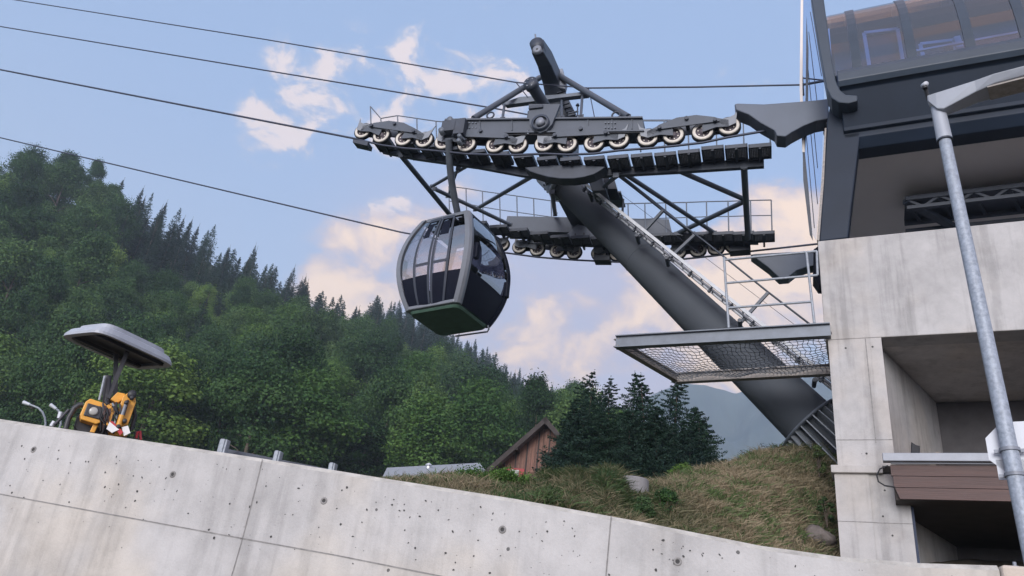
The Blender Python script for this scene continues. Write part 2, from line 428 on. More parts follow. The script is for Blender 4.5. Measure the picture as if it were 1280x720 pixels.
# ------------------------------------------------------------------ retaining wall
WA, WB = P(0, 523, 7.6), P(1248, 706, 5.12)
wdir = Vector((WB.x - WA.x, WB.y - WA.y, 0)).normalized(); wn_ = Vector((-wdir.y, wdir.x, 0))
if wn_.y < 0: wn_ = -wn_
def W(x, y, off=0.0): return hit(x, y, WA + wn_ * off, wn_)
def wall_u(p): return (Vector(p) - WA).dot(wdir)
def wall_top(u):
    xs = [wall_u(W(x, y)) for x, y in WTOP]; zs = [W(x, y).z for x, y in WTOP]
    return float(np.interp(u, xs, zs)) if xs[0] <= u <= xs[-1] else (zs[0] + (u - xs[0]) * (zs[1] - zs[0]) / (xs[1] - xs[0]) if u < xs[0] else zs[-1])
WTOP = [(0, 523), (160, 547), (320, 571), (480, 597), (640, 622), (800, 651), (950, 681), (1050, 695), (1150, 703), (1248, 706)]
def build_wall():
    mb = MB(); us = [wall_u(W(x, y)) for x, y in WTOP]
    us = [us[0] - 9] + us
    th = .32
    prev = None
    for u in us:
        z = wall_top(u); p = Vector((WA.x, WA.y, 0)) + wdir * u
        cur = (p, z)
        if prev:
            (p0, z0), (p1, z1) = prev, cur
            c = .035
            mb.face([p0 - Z * .3, p1 - Z * .3, p1 + Z * (z1 - c), p0 + Z * (z0 - c)], 'wall concrete')
            mb.face([p0 + Z * (z0 - c), p1 + Z * (z1 - c), p1 + Z * z1 + wn_ * c, p0 + Z * z0 + wn_ * c], 'wall coping')
            mb.face([p0 + Z * z0 + wn_ * c, p1 + Z * z1 + wn_ * c, p1 + Z * z1 + wn_ * th, p0 + Z * z0 + wn_ * th], 'wall coping')
            mb.face([p1 - Z * .3 + wn_ * th, p0 - Z * .3 + wn_ * th, p0 + Z * z0 + wn_ * th, p1 + Z * z1 + wn_ * th], 'wall concrete')
        prev = cur
    p, z = prev
    mb.face([p - Z * .3, p - Z * .3 + wn_ * th, p + wn_ * th + Z * z, p + Z * (z - .035)], 'wall concrete')
    # formwork joints: narrow raised fins left between boards
    def seam(pts, w=.012):
        q = [W(x, y, -.003) for x, y in pts]
        for a, b in zip(q, q[1:]): mb.bar(a, b, .006, w, 'hole rim', up=wn_)
    def seamz(pts, w=.010):
        q = [W(x, y, -.004) for x, y in pts]
        for a, b in zip(q, q[1:]):
            d = (b - a).normalized(); n = d.cross(wn_).normalized() * w / 2
            mb.face([a - n, b - n, b + n, a + n], 'hole rim')
    seamz([(-30, 612), (155, 646), (303, 673), (420, 694), (560, 722)])
    seamz([(328, 574), (318, 615), (303, 673), (288, 725)], .009)
    seamz([(764, 645), (760, 690), (757, 725)], .010)
    seamz([(303, 673), (300, 673.6)])
    # tie-rod cones
    for x, y in [(42, 562), (216, 593), (405, 626), (628, 662), (847, 702)]:
        c_ = W(x, y); k = .025
        mb.lathe(c_ - wn_ * .004, wn_, [(0, k * .62), (-.003, k * .8), (-.004, k), (.003, k * 1.25)], 'hole rim', 20)
        mb.lathe(c_ - wn_ * .003, wn_, [(0, .0), (0, k * .66)], 'dark hole', 20)
    # larger gouges and snapped wires, shallow and irregular
    r2 = random.Random(5)
    for i in range(330):
        x = r2.uniform(0, 1200); yb = np.interp(x, [a for a, b in WTOP], [b for a, b in WTOP]); y = yb + r2.uniform(14, 115)
        if y > 724: continue
        c_ = W(x, y, -.003); s_ = r2.choice([.003, .004, .004, .005, .006, .008, .010, .012]); ang = r2.uniform(0, 3.1); st = r2.uniform(.4, 1)
        n_ = r2.randint(6, 9); pts = []
        for k in range(n_):
            t = 2 * math.pi * k / n_; rr = s_ * r2.uniform(.6, 1.2); px_, pz_ = rr * math.cos(t), rr * math.sin(t) * st
            pts.append(c_ + wdir * (px_ * math.cos(ang) - pz_ * math.sin(ang)) + Z * (px_ * math.sin(ang) + pz_ * math.cos(ang)))
        mb.face(pts, 'dark hole')
    return tag(mb.build('retaining_wall', origin=(WA.x, WA.y, 0)), 'long pale cast concrete wall with tie holes and run-off streaks along the bottom', 'wall')
build_wall()
mb = MB()
q0 = W(1252, 705.5, -.05)
ps = [Vector((q0.x, q0.y, 0)), Vector((q0.x, q0.y, 0)) + wdir * 2.2]
mb.prism([ps[0] - Z * .3, ps[1] - Z * .3, ps[1] + Z * (q0.z + .0), ps[0] + Z * q0.z], wn_ * .4, 'beige concrete')
wb = mb.build('wall_block', origin=ps[0], bevel=.02)
tag(wb, 'beige concrete block at the right end of the long wall', 'wall block')
mb = MB(); b0 = W(1268, 704, .1)
mb.tube([Vector((b0.x, b0.y, q0.z - .01)), Vector((b0.x, b0.y, q0.z + .045))], .012, 'bright steel', 8)
mb.tube([Vector((b0.x, b0.y, q0.z)), Vector((b0.x, b0.y, q0.z + .02))], .024, 'bright steel', 6)
mb.build('anchor_bolt', wb)

# ------------------------------------------------------------------ terrain (one sheet in polar rings round the road, real distances)
def azr(p): return math.degrees(math.atan2(p.x - CAM.x, p.y - CAM.y)), math.hypot(p.x - CAM.x, p.y - CAM.y), p.z
def curve(lst):
    a = sorted(azr(P(*t)) for t in lst); return np.array(a)
crest = curve([(-100, 560, 22), (0, 575, 21), (200, 590, 16), (400, 605, 12), (480, 605, 11), (560, 606, 11), (600, 604, 11.5), (660, 606, 11.5), (715, 603, 11.5), (765, 603, 11.8),
               (790, 626, 13), (825, 622, 13.5), (850, 609, 14), (900, 600, 14.6), (950, 580, 15.4), (1000, 566, 16), (1050, 550, 16.6), (1072, 548, 16.8), (1110, 640, 16.5), (1150, 720, 16), (1280, 790, 16)])
toe = curve([(-100, 590, 14), (200, 600, 12), (480, 625, 8.2), (600, 632, 8.4), (700, 642, 8.6), (760, 660, 8.8), (860, 682, 9.6), (950, 700, 10.6), (1000, 706, 11.2), (1055, 712, 11.8), (1100, 700, 12.6), (1280, 700, 14)])
mid_ = curve([(-200, 600, 52), (0, 606, 50), (300, 606, 48), (560, 607, 46), (700, 613, 46), (850, 640, 48), (950, 680, 50), (1100, 720, 50), (1280, 730, 50)])
foot = curve([(-200, 560, 95), (0, 560, 95), (300, 585, 95), (500, 605, 100), (600, 608, 105), (700, 612, 110), (800, 630, 115), (950, 690, 120), (1280, 760, 120)])
ridge = curve([(-400, 190, 190), (-150, 215, 195), (0, 230, 200), (130, 266, 225), (200, 296, 245), (260, 328, 265), (330, 366, 285), (380, 394, 300), (430, 416, 320), (470, 404, 345), (520, 418, 370), (560, 440, 390),
               (600, 466, 410), (660, 503, 450), (720, 536, 480), (780, 576, 510), (850, 645, 540), (1000, 740, 580), (1280, 820, 600)])
def at_az(c_, a): return np.interp(a, c_[:, 0], c_[:, 1]), np.interp(a, c_[:, 0], c_[:, 2])
def fbm(x, y, s, o=4):
    return noise.fractal(Vector((x * s, y * s, 3.3)), 1.0, 2.0, o)
def wall_hit(a):
    d = Vector((math.sin(a), math.cos(a), 0)); t = (WA - CAM).dot(wn_) / d.dot(wn_); return t, wall_top(wall_u(CAM + d * t))
profiles = {}
def profile(adeg):
    a = math.radians(adeg); rw, zw = wall_hit(a)
    (rt, zt), (rc, zc), (rm_, zm), (rf, zf), (rr_, zr) = [at_az(c_, adeg) for c_ in (toe, crest, mid_, foot, ridge)]
    zw = min(zw - .25, zt + .3)
    rw = rw + .34
    rt = max(rt, rw + .6); rc = max(rc, rt + 1)
    return [(rw, zw), (rt, zt), (rc, zc), (rc + 3, zc - .55), (rm_, zm), (rf, zf), (rr_, zr), (rr_ + 60, zr - 15)]
def height(x, y):
    a = math.degrees(math.atan2(x - CAM.x, y - CAM.y)); r_ = math.hypot(x - CAM.x, y - CAM.y)
    pr_ = profile(a); return float(np.interp(r_, [p[0] for p in pr_], [p[1] for p in pr_]))
def build_terrain():
    azs = np.concatenate([np.arange(-66, -20, 1.0), np.arange(-20, 34, .4), np.arange(34, 70, 1.5)])
    vs, fs = [], []; cols = []
    segs = [8, 26, 4, 10, 8, 40, 4]
    nr = sum(segs) + 1
    for a in azs:
        pr_ = profile(a); ar = math.radians(a)
        for i, n in enumerate(segs):
            for k in range(n + (1 if i == len(segs) - 1 else 0)):
                t = k / n; r_ = pr_[i][0] * (1 - t) + pr_[i + 1][0] * t
                tt = t
                if i == 1: tt = math.sin(t * math.pi / 2) ** 1.15 if a > 8 else t      # bank bulges
                z = pr_[i][1] * (1 - tt) + pr_[i + 1][1] * tt
                x = CAM.x + math.sin(ar) * r_; y = CAM.y + math.cos(ar) * r_
                amp = .10 if i <= 2 else (.3 if i < 5 else 5.0 * min(1, 4 * t * (1 - t) + .2))
                sc_ = .9 if i <= 2 else (.2 if i < 5 else .02)
                vs.append((x, y, z + amp * fbm(x, y, sc_)))
    na = len(azs)
    fs = [(i * nr + k, (i + 1) * nr + k, (i + 1) * nr + k + 1, i * nr + k + 1) for i in range(na - 1) for k in range(nr - 1)]
    mi = []
    for i in range(na - 1):
        for k in range(nr - 1): mi.append(0 if k < sum(segs[:3]) else 1)
    me = np_mesh('terrain', vs, fs, ['bank soil', 'hill ground'], mi=mi, smooth=True)
    o = link('terrain', me); tag(o, 'grassy bank behind the wall rising to the wooded hillside', None, None, 'structure')
    return np.array(vs).reshape(na, nr, 3), azs, segs
TV, TAZ, TSEG = build_terrain()
mb = MB(); mb.face([(-60, -80, 0), (60, -80, 0), (60, 20, 0), (-60, 20, 0)], 'asphalt')
tag(mb.build('road'), 'dark asphalt road at the foot of the wall', None, None, 'structure')
mb = MB(); mb.face([(-9000, -9000, -3.5), (9000, -9000, -3.5), (9000, 9000, -3.5), (-9000, 9000, -3.5)], 'hill ground')
tag(mb.build('ground'), 'valley floor', None, None, 'structure')

# far mountain
def build_mountain():
    sil = [(420, 640, 1500), (600, 600, 1500), (720, 560, 1500), (780, 520, 1500), (815, 492, 1480), (850, 476, 1480), (880, 479, 1500), (920, 492, 1540), (950, 486, 1550), (1000, 474, 1560), (1050, 462, 1560), (1120, 440, 1560), (1280, 420, 1560), (1500, 400, 1560)]
    cp = [P(*s) for s in sil]; xs = np.linspace(0, len(cp) - 1, 160); rows = []
    for t in xs:
        i = min(int(t), len(cp) - 2); f_ = t - i; p = cp[i].lerp(cp[i + 1], f_)
        col_ = []
        for k in range(60):
            v = k / 59.0
            d = Vector((p.x, p.y, 0)).normalized()
            q = Vector((p.x, p.y, 0)) - d * (v * p.z * 1.25)
            z = p.z * (1 - v) ** .92
            w = min(1, v * 8) ; r_ = noise.ridged_multi_fractal(Vector((q.x * .004, q.y * .004, z * .002)), 1.0, 2.1, 5, 1.0, 2.0)
            z += (w * 60 + 8) * (r_ - 1.1) * (1 - v * .7); q -= d * (w * 40 * (r_ - 1))
            col_.append((q.x, q.y, max(z, -3)))
        rows.append(col_)
    vs = [v for r_ in rows for v in r_]
    fs = [(i * 60 + k, i * 60 + k + 1, (i + 1) * 60 + k + 1, (i + 1) * 60 + k) for i in range(159) for k in range(59)]
    o = link('mountain', np_mesh('mountain', vs, fs, ['mountain'], smooth=True)); tag(o, 'far hazy blue mountain slope across the valley', None, None, 'structure')
build_mountain()

# ------------------------------------------------------------------ trees
def quads(centres, nrm, size, rg, aspect=.8):
    """leaf-clump faces: one irregular quad at each centre, facing roughly along nrm"""
    n = len(centres); nrm = nrm / (np.linalg.norm(nrm, axis=1, keepdims=True) + 1e-9)
    a = rg.normal(size=(n, 3)); u = np.cross(nrm, a); u /= (np.linalg.norm(u, axis=1, keepdims=True) + 1e-9); w = np.cross(nrm, u)
    s = (size * rg.uniform(.6, 1.35, n))[:, None]
    v = np.stack([centres - u * s * rg.uniform(.7, 1.2, (n, 1)), centres - w * s * aspect, centres + u * s * rg.uniform(.7, 1.2, (n, 1)), centres + w * s * aspect], 1).reshape(-1, 3)
    f = np.arange(n * 4).reshape(n, 4); return v, f
def crown_broad(seed, nq, h=10., w=8., size=.34, lobes=26):
    rg = np.random.default_rng(seed); cs = []; ns = []; ts = []
    for i in range(lobes):
        ph = rg.uniform(0, 2 * np.pi); t = rg.uniform(0.02, 1)
        rad = (w / 2) * (math.sin(math.pi * min(1, .16 + .84 * t) ** .85) ** .7) * rg.uniform(.35, .86)
        c_ = np.array([math.cos(ph) * rad, math.sin(ph) * rad, h * (.12 + .80 * t)])
        lr = rg.uniform(.13, .25) * w
        k = int(nq / lobes * rg.uniform(.7, 1.3))
        d = rg.normal(size=(k, 3)); d /= np.linalg.norm(d, axis=1, keepdims=True); d[:, 2] = np.abs(d[:, 2]) * rg.choice([1, 1, -.6], k)
        rr = lr * rg.uniform(.55, 1.12, (k, 1)) * (1 + .25 * rg.normal(size=(k, 1)) * .6)
        cs.append(c_ + d * rr * np.array([1, 1, .85])); ns.append(d * .8 + rg.normal(size=(k, 3)) * .55 + np.array([0, 0, .35]))
        ts.append(np.clip(rg.uniform(.15, .75) + rg.normal(size=k) * .22, 0, 1))
    c_ = np.concatenate(cs); v, f = quads(c_, np.concatenate(ns), size, rg); return v, f, np.concatenate(ts)
def crown_spruce(seed, nq, h=20., w=6.5, size=.36, sparse=0.0):
    rg = np.random.default_rng(seed); whorls = 30; cs = []; ns = []; ts = []
    tot = 0
    for i in range(whorls):
        t = i / (whorls - 1); z0 = h * (.07 + .93 * t); rad = (w / 2) * (1 - t) ** .80 + .16
        nb = max(4, int(10 * (1 - t) + 4)); off = rg.uniform(0, 6.28)
        for b in range(nb):
            if rg.random() < sparse: continue
            ph = off + 6.283 * b / nb + rg.normal() * .15; bl = rad * rg.uniform(.62, 1.18)
            k = max(3, int(nq / (whorls * 9) * (.35 + bl / (w / 2))))
            s = rg.uniform(.05, 1, k) ** .75
            side = rg.normal(size=k) * .16 * bl * (1 - s * .6)
            droop = -.22 * bl * s + .20 * bl * s ** 3
            x = math.cos(ph) * bl * s - math.sin(ph) * side; y = math.sin(ph) * bl * s + math.cos(ph) * side
            cs.append(np.stack([x, y, z0 + droop - np.abs(rg.normal(size=k)) * .022 * h * (1 - t) * .8], 1))
            ns.append(np.stack([np.full(k, math.cos(ph) * .5), np.full(k, math.sin(ph) * .5), np.full(k, .8)], 1) + rg.normal(size=(k, 3)) * .5)
            ts.append(np.clip(.15 + .6 * s + rg.normal(size=k) * .2, 0, 1))
    cs.append(np.stack([rg.normal(size=14) * .05, rg.normal(size=14) * .05, h * np.linspace(.93, 1.03, 14)], 1)); ns.append(rg.normal(size=(14, 3))); ts.append(np.full(14, .4))
    v, f = quads(np.concatenate(cs), np.concatenate(ns), size, rg, .42); return v, f, np.concatenate(ts)
def trunk_mb(h, r, lean=0.0, limbs=5, seed=1, hb=.25):
    rr = random.Random(seed); m = MB(); n = 6
    pts = [Vector((lean * math.sin(i / n * 2), lean * .5 * math.cos(i / n * 3) - lean * .5, h * i / n - (.6 if i == 0 else 0))) for i in range(n + 1)]
    m.tube(pts, [r * (1 - .85 * i / n) for i in range(n + 1)], 'bark', 7)
    for k in range(limbs):
        t = rr.uniform(hb, .85); p = pts[int(t * n)]; a = rr.uniform(0, 6.28); l = h * rr.uniform(.14, .28)
        q = p + Vector((math.cos(a) * l, math.sin(a) * l, l * rr.uniform(.4, .9)))
        m.tube([p, (p + q) / 2 + Z * .2, q], [r * .4, r * .25, r * .06], 'bark', 5)
    return m
protos = {}
def proto(kind, i, crown, mname, trunk):
    v, f, t = crown
    protos[(kind, i)] = (np_mesh('crown', v, f, [mname], tint=t), trunk, crown)
for i in range(4):
    tm = trunk_mb(8.5, .22, .3, 6, i).build('trunk'); proto('broad', i, crown_broad(10 + i, 16000, h=10 + i * .8, w=7.5 + (i % 3), lobes=38, size=.13), 'broadleaf', tm.data); bpy.data.objects.remove(tm)
for i in range(2):
    tm = trunk_mb(8.5, .22, .3, 6, i + 9).build('trunk'); proto('bright', i, crown_broad(30 + i, 16000, h=10 + i, w=8, lobes=34, size=.13), 'bright broadleaf', tm.data); bpy.data.objects.remove(tm)
for i in range(3):
    tm = trunk_mb(19, .2, .1, 0, i).build('trunk'); proto('spruce', i, crown_spruce(50 + i, 11000, h=17, w=6.4 + i * 1.4, size=.21, sparse=.06 + .10 * i), 'spruce needles', tm.data); bpy.data.objects.remove(tm)

def place_tree(kind, i, loc, rz, sc, label, cat, group, name):
    me, tr, _ = protos[(kind, i)]
    root = thing(name, loc, label, cat, group); root.rotation_euler = (0, 0, rz); root.scale = (sc[0], sc[0], sc[1])
    link('crown', me, root); link('trunk', tr, root); return root
def project(p):
    v = Vector(p) - CAM; d = v.dot(F)
    return (640 + FPX * v.dot(R) / d, 360 - FPX * v.dot(U) / d, d)

cands = []
rg = random.Random(11)
tries = 0
pts_ = []
while len(pts_) < 860 and tries < 60000:
    tries += 1
    a = rg.uniform(-42, 9); rf, _ = at_az(foot, a); rr_, _ = at_az(ridge, a)
    t = rg.random(); r_ = rf * .82 * (1 - t) + rr_ * t
    # even in area: wider rings get more
    if rg.random() > r_ / rr_: continue
    x = CAM.x + math.sin(math.radians(a)) * r_; y = CAM.y + math.cos(math.radians(a)) * r_
    dmin = 5.0 + 3.0 * r_ / 400
    if any((x - p[0]) ** 2 + (y - p[1]) ** 2 < dmin * dmin for p in pts_[-2000:]): continue
    z = height(x, y); px, py, d = project((x, y, z + 6))
    if px < -70 or px > 800 or py > 660: continue
    pts_.append((x, y, z, t, a, px, py, d))
print('hill trees', len(pts_))
rows = []
for (x, y, z, t, a, px, py, d) in pts_:
    # conifers crown the ridge; broadleaf trees fill the lower slope and the left shoulder
    zone = t + .18 * fbm(x, y, .02)
    con = (px > 140 and zone > .62) or (px > 430 and zone > .34 + max(0, (560 - px)) * .001) or (rg.random() < .07 and t > .3)
    if px < 130: con = con and rg.random() < .15
    if con: kind, i, h = 'spruce', rg.randrange(3), rg.triangular(8, 19, 12); sc = (h / 17 * rg.uniform(.8, 1.5), h / 17)
    else:
        br = rg.random() < (.34 if t < .55 else .12); kind = 'bright' if br else 'broad'
        i = rg.randrange(2 if br else 4); h = rg.uniform(8.5, 14.5); sc = (h / 10.5 * rg.uniform(.7, 1.3), h / 10.5 * rg.uniform(.9, 1.2))
    rows.append((h / d, kind, i, (x, y, z - .3), rg.uniform(0, 6.28), sc, px, py, t))
rows.sort(key=lambda r: -r[0])
LAB = {'broad': ('rounded mid-green broadleaf tree among the many on the wooded hillside', 'broadleaf trees on the hillside', 'broadleaf_tree'),
       'bright': ('lighter yellow-green broadleaf tree among the darker crowns on the hillside', 'light green trees on the hillside', 'broadleaf_tree'),
       'spruce': ('dark pointed spruce among the conifers on the upper hillside', 'spruces on the hillside', 'spruce_tree')}
NIND = 285
for (k, kind, i, loc, rz, sc, px, py, t) in rows[:NIND]:
    lab, grp, nm = LAB[kind]; place_tree(kind, i, loc, rz, sc, lab, 'tree', grp, nm)
# the smaller rest of the wood, as one mass
def merge(rows_, name, label):
    Vs, Fs, Ts, Ms = [], [], [], []; o = 0
    mats_ = ['broadleaf', 'bright broadleaf', 'spruce needles']; mk = {'broad': 0, 'bright': 1, 'spruce': 2}
    g2 = np.random.default_rng(3)
    for (k, kind, i, loc, rz, sc, px, py, t) in rows_:
        v, f, tt = protos[(kind, i)][2]
        keep = g2.random(len(f)) < .28
        vv = v.reshape(-1, 4, 3)[keep]; cen = vv.mean(1, keepdims=True); vv = (cen + (vv - cen) * 1.7).reshape(-1, 3)
        c_, s_ = math.cos(rz), math.sin(rz)
        w = np.stack([(vv[:, 0] * c_ - vv[:, 1] * s_) * sc[0] + loc[0], (vv[:, 0] * s_ + vv[:, 1] * c_) * sc[0] + loc[1], vv[:, 2] * sc[1] + loc[2]], 1)
        n = keep.sum(); Vs.append(w); Fs.append(np.arange(n * 4).reshape(n, 4) + o); o += n * 4
        Ts.append(np.clip(tt[keep] + g2.normal() * .22, 0, 1)); Ms.append(np.full(n, mk[kind]))
    me = np_mesh(name, np.concatenate(Vs), np.concatenate(Fs), mats_, tint=np.concatenate(Ts), mi=np.concatenate(Ms))
    ob = link(name, me); tag(ob, label, None, None, 'stuff'); return ob
merge(rows[NIND:], 'forest', 'far-off mass of smaller trees on the wooded hillside')
# one broadleaf standing out beside the chalet, and a few named ones
for px, py, d, sc, kind, i, lab in [(588, 588, 92, (.62, .72), 'bright', 0, 'small bright green tree standing just left of the wooden chalet'),
                                    (262, 470, 120, (1.15, 1.05), 'bright', 1, 'large yellow-green tree in the middle of the lower hillside'),
                                    (40, 480, 100, (1.1, 1.1), 'broad', 1, 'large dark green tree at the left edge above the excavator canopy')]:
    p = P(px, py, d); g_ = height(p.x, p.y); place_tree(kind, i, (p.x, p.y, g_ - .3), 1.0, sc, lab, 'tree', None, 'broadleaf_tree')

# near spruces beside the chalet
ns_specs = [(704, 607, 34, 4.0, 1.1, 'leftmost spruce, leaning over the right side of the wooden chalet gable'),
            (724, 607, 34, 5.3, 1.8, 'tall pointed spruce second from the chalet'),
            (757, 607, 36, 5.2, 1.8, 'spruce third from the chalet in the dark clump'),
            (785, 609, 34, 5.3, 2.0, 'bushy spruce in the middle of the dark clump'),
            (814, 612, 33, 5.0, 2.0, 'spruce with an open top right of the clump centre'),
            (836, 614, 31, 4.9, 2.1, 'spruce whose ragged top leans right under the net platform'),
            (872, 613, 30, 3.3, 1.7, 'shorter spruce at the right end of the dark clump'),
            (722, 608, 30, 3.2, 1.9, 'low dense spruce in front of the tallest ones near the chalet'),
            (748, 612, 29.5, 3.0, 2.0, 'low wide spruce in front, between the chalet and the shaft ring'),
            (788, 614, 29, 3.1, 2.0, 'low wide spruce in front of the clump behind the grey shaft ring'),
            (826, 616, 28.5, 3.2, 2.0, 'wide low spruce in front, right of the shaft ring'),
            (860, 617, 28, 2.5, 1.8, 'smallest spruce in front at the right of the clump')]
for j, (px, py, d, h, w, lab) in enumerate(ns_specs):
    p = P(px, py, d); root = thing('spruce_tree', (p.x, p.y, p.z - .6), lab, 'tree', 'spruces clumped beside the chalet')
    root.rotation_euler = (.05 * math.sin(j * 2.1), .05 * math.cos(j * 1.3) + (.10 if j == 4 else 0), j)
    v, f, t = crown_spruce(80 + j, 30000, h=h + .6, w=w * 2.15, size=.055, sparse=.05)
    # shaggier outline: push branches by noise
    v = v + np.stack([np.sin(v[:, 2] * 3 + j) * .10, np.cos(v[:, 2] * 2.3 + j) * .10, np.zeros(len(v))], 1)
    link('crown', np_mesh('crown', v, f, ['near needles'], tint=t), root)
    tm = trunk_mb(h + .2, .10, .05, 0, j); tm.build('trunk', parent=None).parent = root

# ------------------------------------------------------------------ grass on the bank
def terrain_pt(ai, seg, t):
    """point on the built terrain sheet: azimuth index (float), segment, 0..1"""
    base_ = sum(TSEG[:seg]); k = base_ + t * TSEG[seg]
    i0 = np.clip(ai.astype(int), 0, len(TAZ) - 2); k0 = np.clip(k.astype(int), 0, TV.shape[1] - 2); fi = (ai - i0)[:, None]; fk = (k - k0)[:, None]
    return (TV[i0, k0] * (1 - fi) + TV[i0 + 1, k0] * fi) * (1 - fk) + (TV[i0, k0 + 1] * (1 - fi) + TV[i0 + 1, k0 + 1] * fi) * fk
def grass(name, label, n, a0, a1, seg, lmin, lmax, tlo, thi, wid=.008, seed=1, mname='dry grass', clump=True, t0=0., t1=1.0, lean=.5, thr=-.28):
    g = np.random.default_rng(seed); az_ = g.uniform(a0, a1, n); ai = np.interp(az_, TAZ, np.arange(len(TAZ))); t = g.uniform(t0, t1, n)
    p = terrain_pt(ai, seg, t)
    so_ = seed * 3.7 if thr > 0 else 0.0; c1 = np.array([.6 * noise.noise(Vector((q[0] * 1.3, q[1] * 1.3, 5.0 + so_))) + .7 * noise.noise(Vector((q[0] * 4.5, q[1] * 4.5, 9.0 + so_))) for q in p]); c2 = np.array([noise.noise(Vector((q[0] * .35, q[1] * .35, 1.0))) for q in p])
    if clump:
        keep = (c1 + g.normal(size=n) * (.25 if thr < 0 else .08)) > thr; p, c1, c2 = p[keep], c1[keep], c2[keep]; n = len(p)
    ln = g.uniform(lmin, lmax, n) * np.clip(1 + 1.1 * c1, .35, 2)
    flow = np.stack([c2 * .8 + .2, c1 * .5 - .2, np.zeros(n)], 1)
    d = np.stack([g.normal(size=n) * lean, g.normal(size=n) * lean, np.ones(n)], 1) + flow * .25 * lean; d /= np.linalg.norm(d, axis=1, keepdims=True)
    side = np.cross(d, g.normal(size=(n, 3))); side /= np.linalg.norm(side, axis=1, keepdims=True); side *= wid * g.uniform(.6, 1.6, (n, 1))
    bend = flow * .25 + g.normal(size=(n, 3)) * .45; bend[:, 2] = -.25
    m_ = p + d * ln[:, None] * .6; tip = p + d * ln[:, None] + bend * ln[:, None] * .55
    v = np.stack([p - side, p + side, m_ + side * .7, m_ - side * .7, tip, m_ + side * .7], 1)
    v = np.stack([p - side, p + side, m_ + side * .7, m_ - side * .7, tip + side * .15, tip - side * .15], 1).reshape(-1, 3)
    b = np.arange(n)[:, None] * 6
    f = np.concatenate([b + np.array([[0, 1, 2, 3]]), b + np.array([[3, 2, 4, 5]])], 0)
    ti = np.clip(tlo + (thi - tlo) * (.5 + c2 * 1.2 + c1 * .7) + g.normal(size=n) * .24, 0, 1); ti = np.concatenate([ti, ti])
    return tag(link(name, np_mesh(name, v, f, [mname], tint=ti)), label, 'grass', None, 'stuff')
grass('dry_grass', 'dry straw-coloured grass covering the bank below the tower foot', 130000, 6, 27, 1, .06, .22, .05, 1.0, .006, 1, lean=.9)
grass('green_weeds', 'darker green weed patches growing through the dry grass', 60000, 4, 27, 1, .05, .20, .0, 1.0, .010, 7, 'green weeds', lean=.9, thr=.12)
grass('green_weeds', 'green weed patches on the low bank', 24000, -16, 9, 1, .05, .16, .0, 1.0, .008, 8, 'green weeds', lean=.9, thr=.12)
grass('dry_grass', 'sparse dry grass on the low bank behind the long wall', 50000, -16, 9, 1, .05, .18, .3, .95, .005, 2, lean=.8)
grass('green_grass', 'short green grass along the top of the bank', 26000, -16, 27, 2, .06, .20, -.2, .45, .006, 3, lean=.4)
grass('green_grass', 'greener grass near the crest of the bank', 22000, 4, 27, 1, .08, .22, -.25, .4, .006, 4, t0=.82, t1=1.0)

# weeds and shrubs on the bank
def bush(name, p, w, h, nq, size, label, cat, mname='green weeds', seed=1, lobes=12):
    nq = int(nq * 3.2); size *= .5
    v, f, t = crown_broad(seed, nq, h=h, w=w, size=size, lobes=lobes); v[:, 2] -= h * .08
    root = thing(name, p, label, cat)
    link('foliage', np_mesh('foliage', v, f, [mname], tint=t), root)
    m = MB(); rr = random.Random(seed)
    for k in range(6):
        a = rr.uniform(0, 6.28); m.tube([Vector((0, 0, -.05)), Vector((math.cos(a) * w * .15, math.sin(a) * w * .15, h * .4)), Vector((math.cos(a) * w * .3, math.sin(a) * w * .3, h * .75))], [.008, .006, .002], 'bark', 5)
    m.build('stem').parent = root
    return root
def ground_at(px, py, dguess):
    lo, hi = dguess * .5, dguess * 2.5                      # march the view direction down to the bank
    for i in range(600):
        d = lo + (hi - lo) * i / 599; p = P(px, py, d)
        if p.z <= height(p.x, p.y) + .02: return p
    p = P(px, py, dguess); p.z = height(p.x, p.y); return p
bush('shrub', ground_at(597, 607, 11), .9, .16, 900, .03, 'low bright green bush in front of the chalet, left part', 'bush', 'bright broadleaf', 3)
bush('shrub', ground_at(632, 608, 11), .7, .18, 900, .03, 'low bright green bush below the chalet boards, right part', 'bush', 'bright broadleaf', 4)
bush('shrub', P(832, 660, 10.6) , .62, .55, 1500, .03, 'dark green bush on the bank right of the grey shaft ring', 'bush', 'broadleaf', 5)
bush('shrub', P(805, 652, 9.8), .35, .30, 900, .025, 'grey-green weed bush at the wall below the grey shaft ring', 'bush', 'green weeds', 6)
bush('shrub', P(1034, 655, 12.2), .28, .5, 700, .028, 'pale leafy weed standing against the concrete pillar near the wall', 'bush', 'green weeds', 7, 9)
bush('shrub', P(1024, 592, 13.6), .3, .55, 600, .028, 'yellowish tall weed on the bank beside the concrete pillar', 'bush', 'green weeds', 8, 9)
bush('shrub', P(855, 597, 14.2), .6, .22, 600, .03, 'small green tuft bush on the crest beside the spruces', 'bush', 'bright broadleaf', 12, 8)
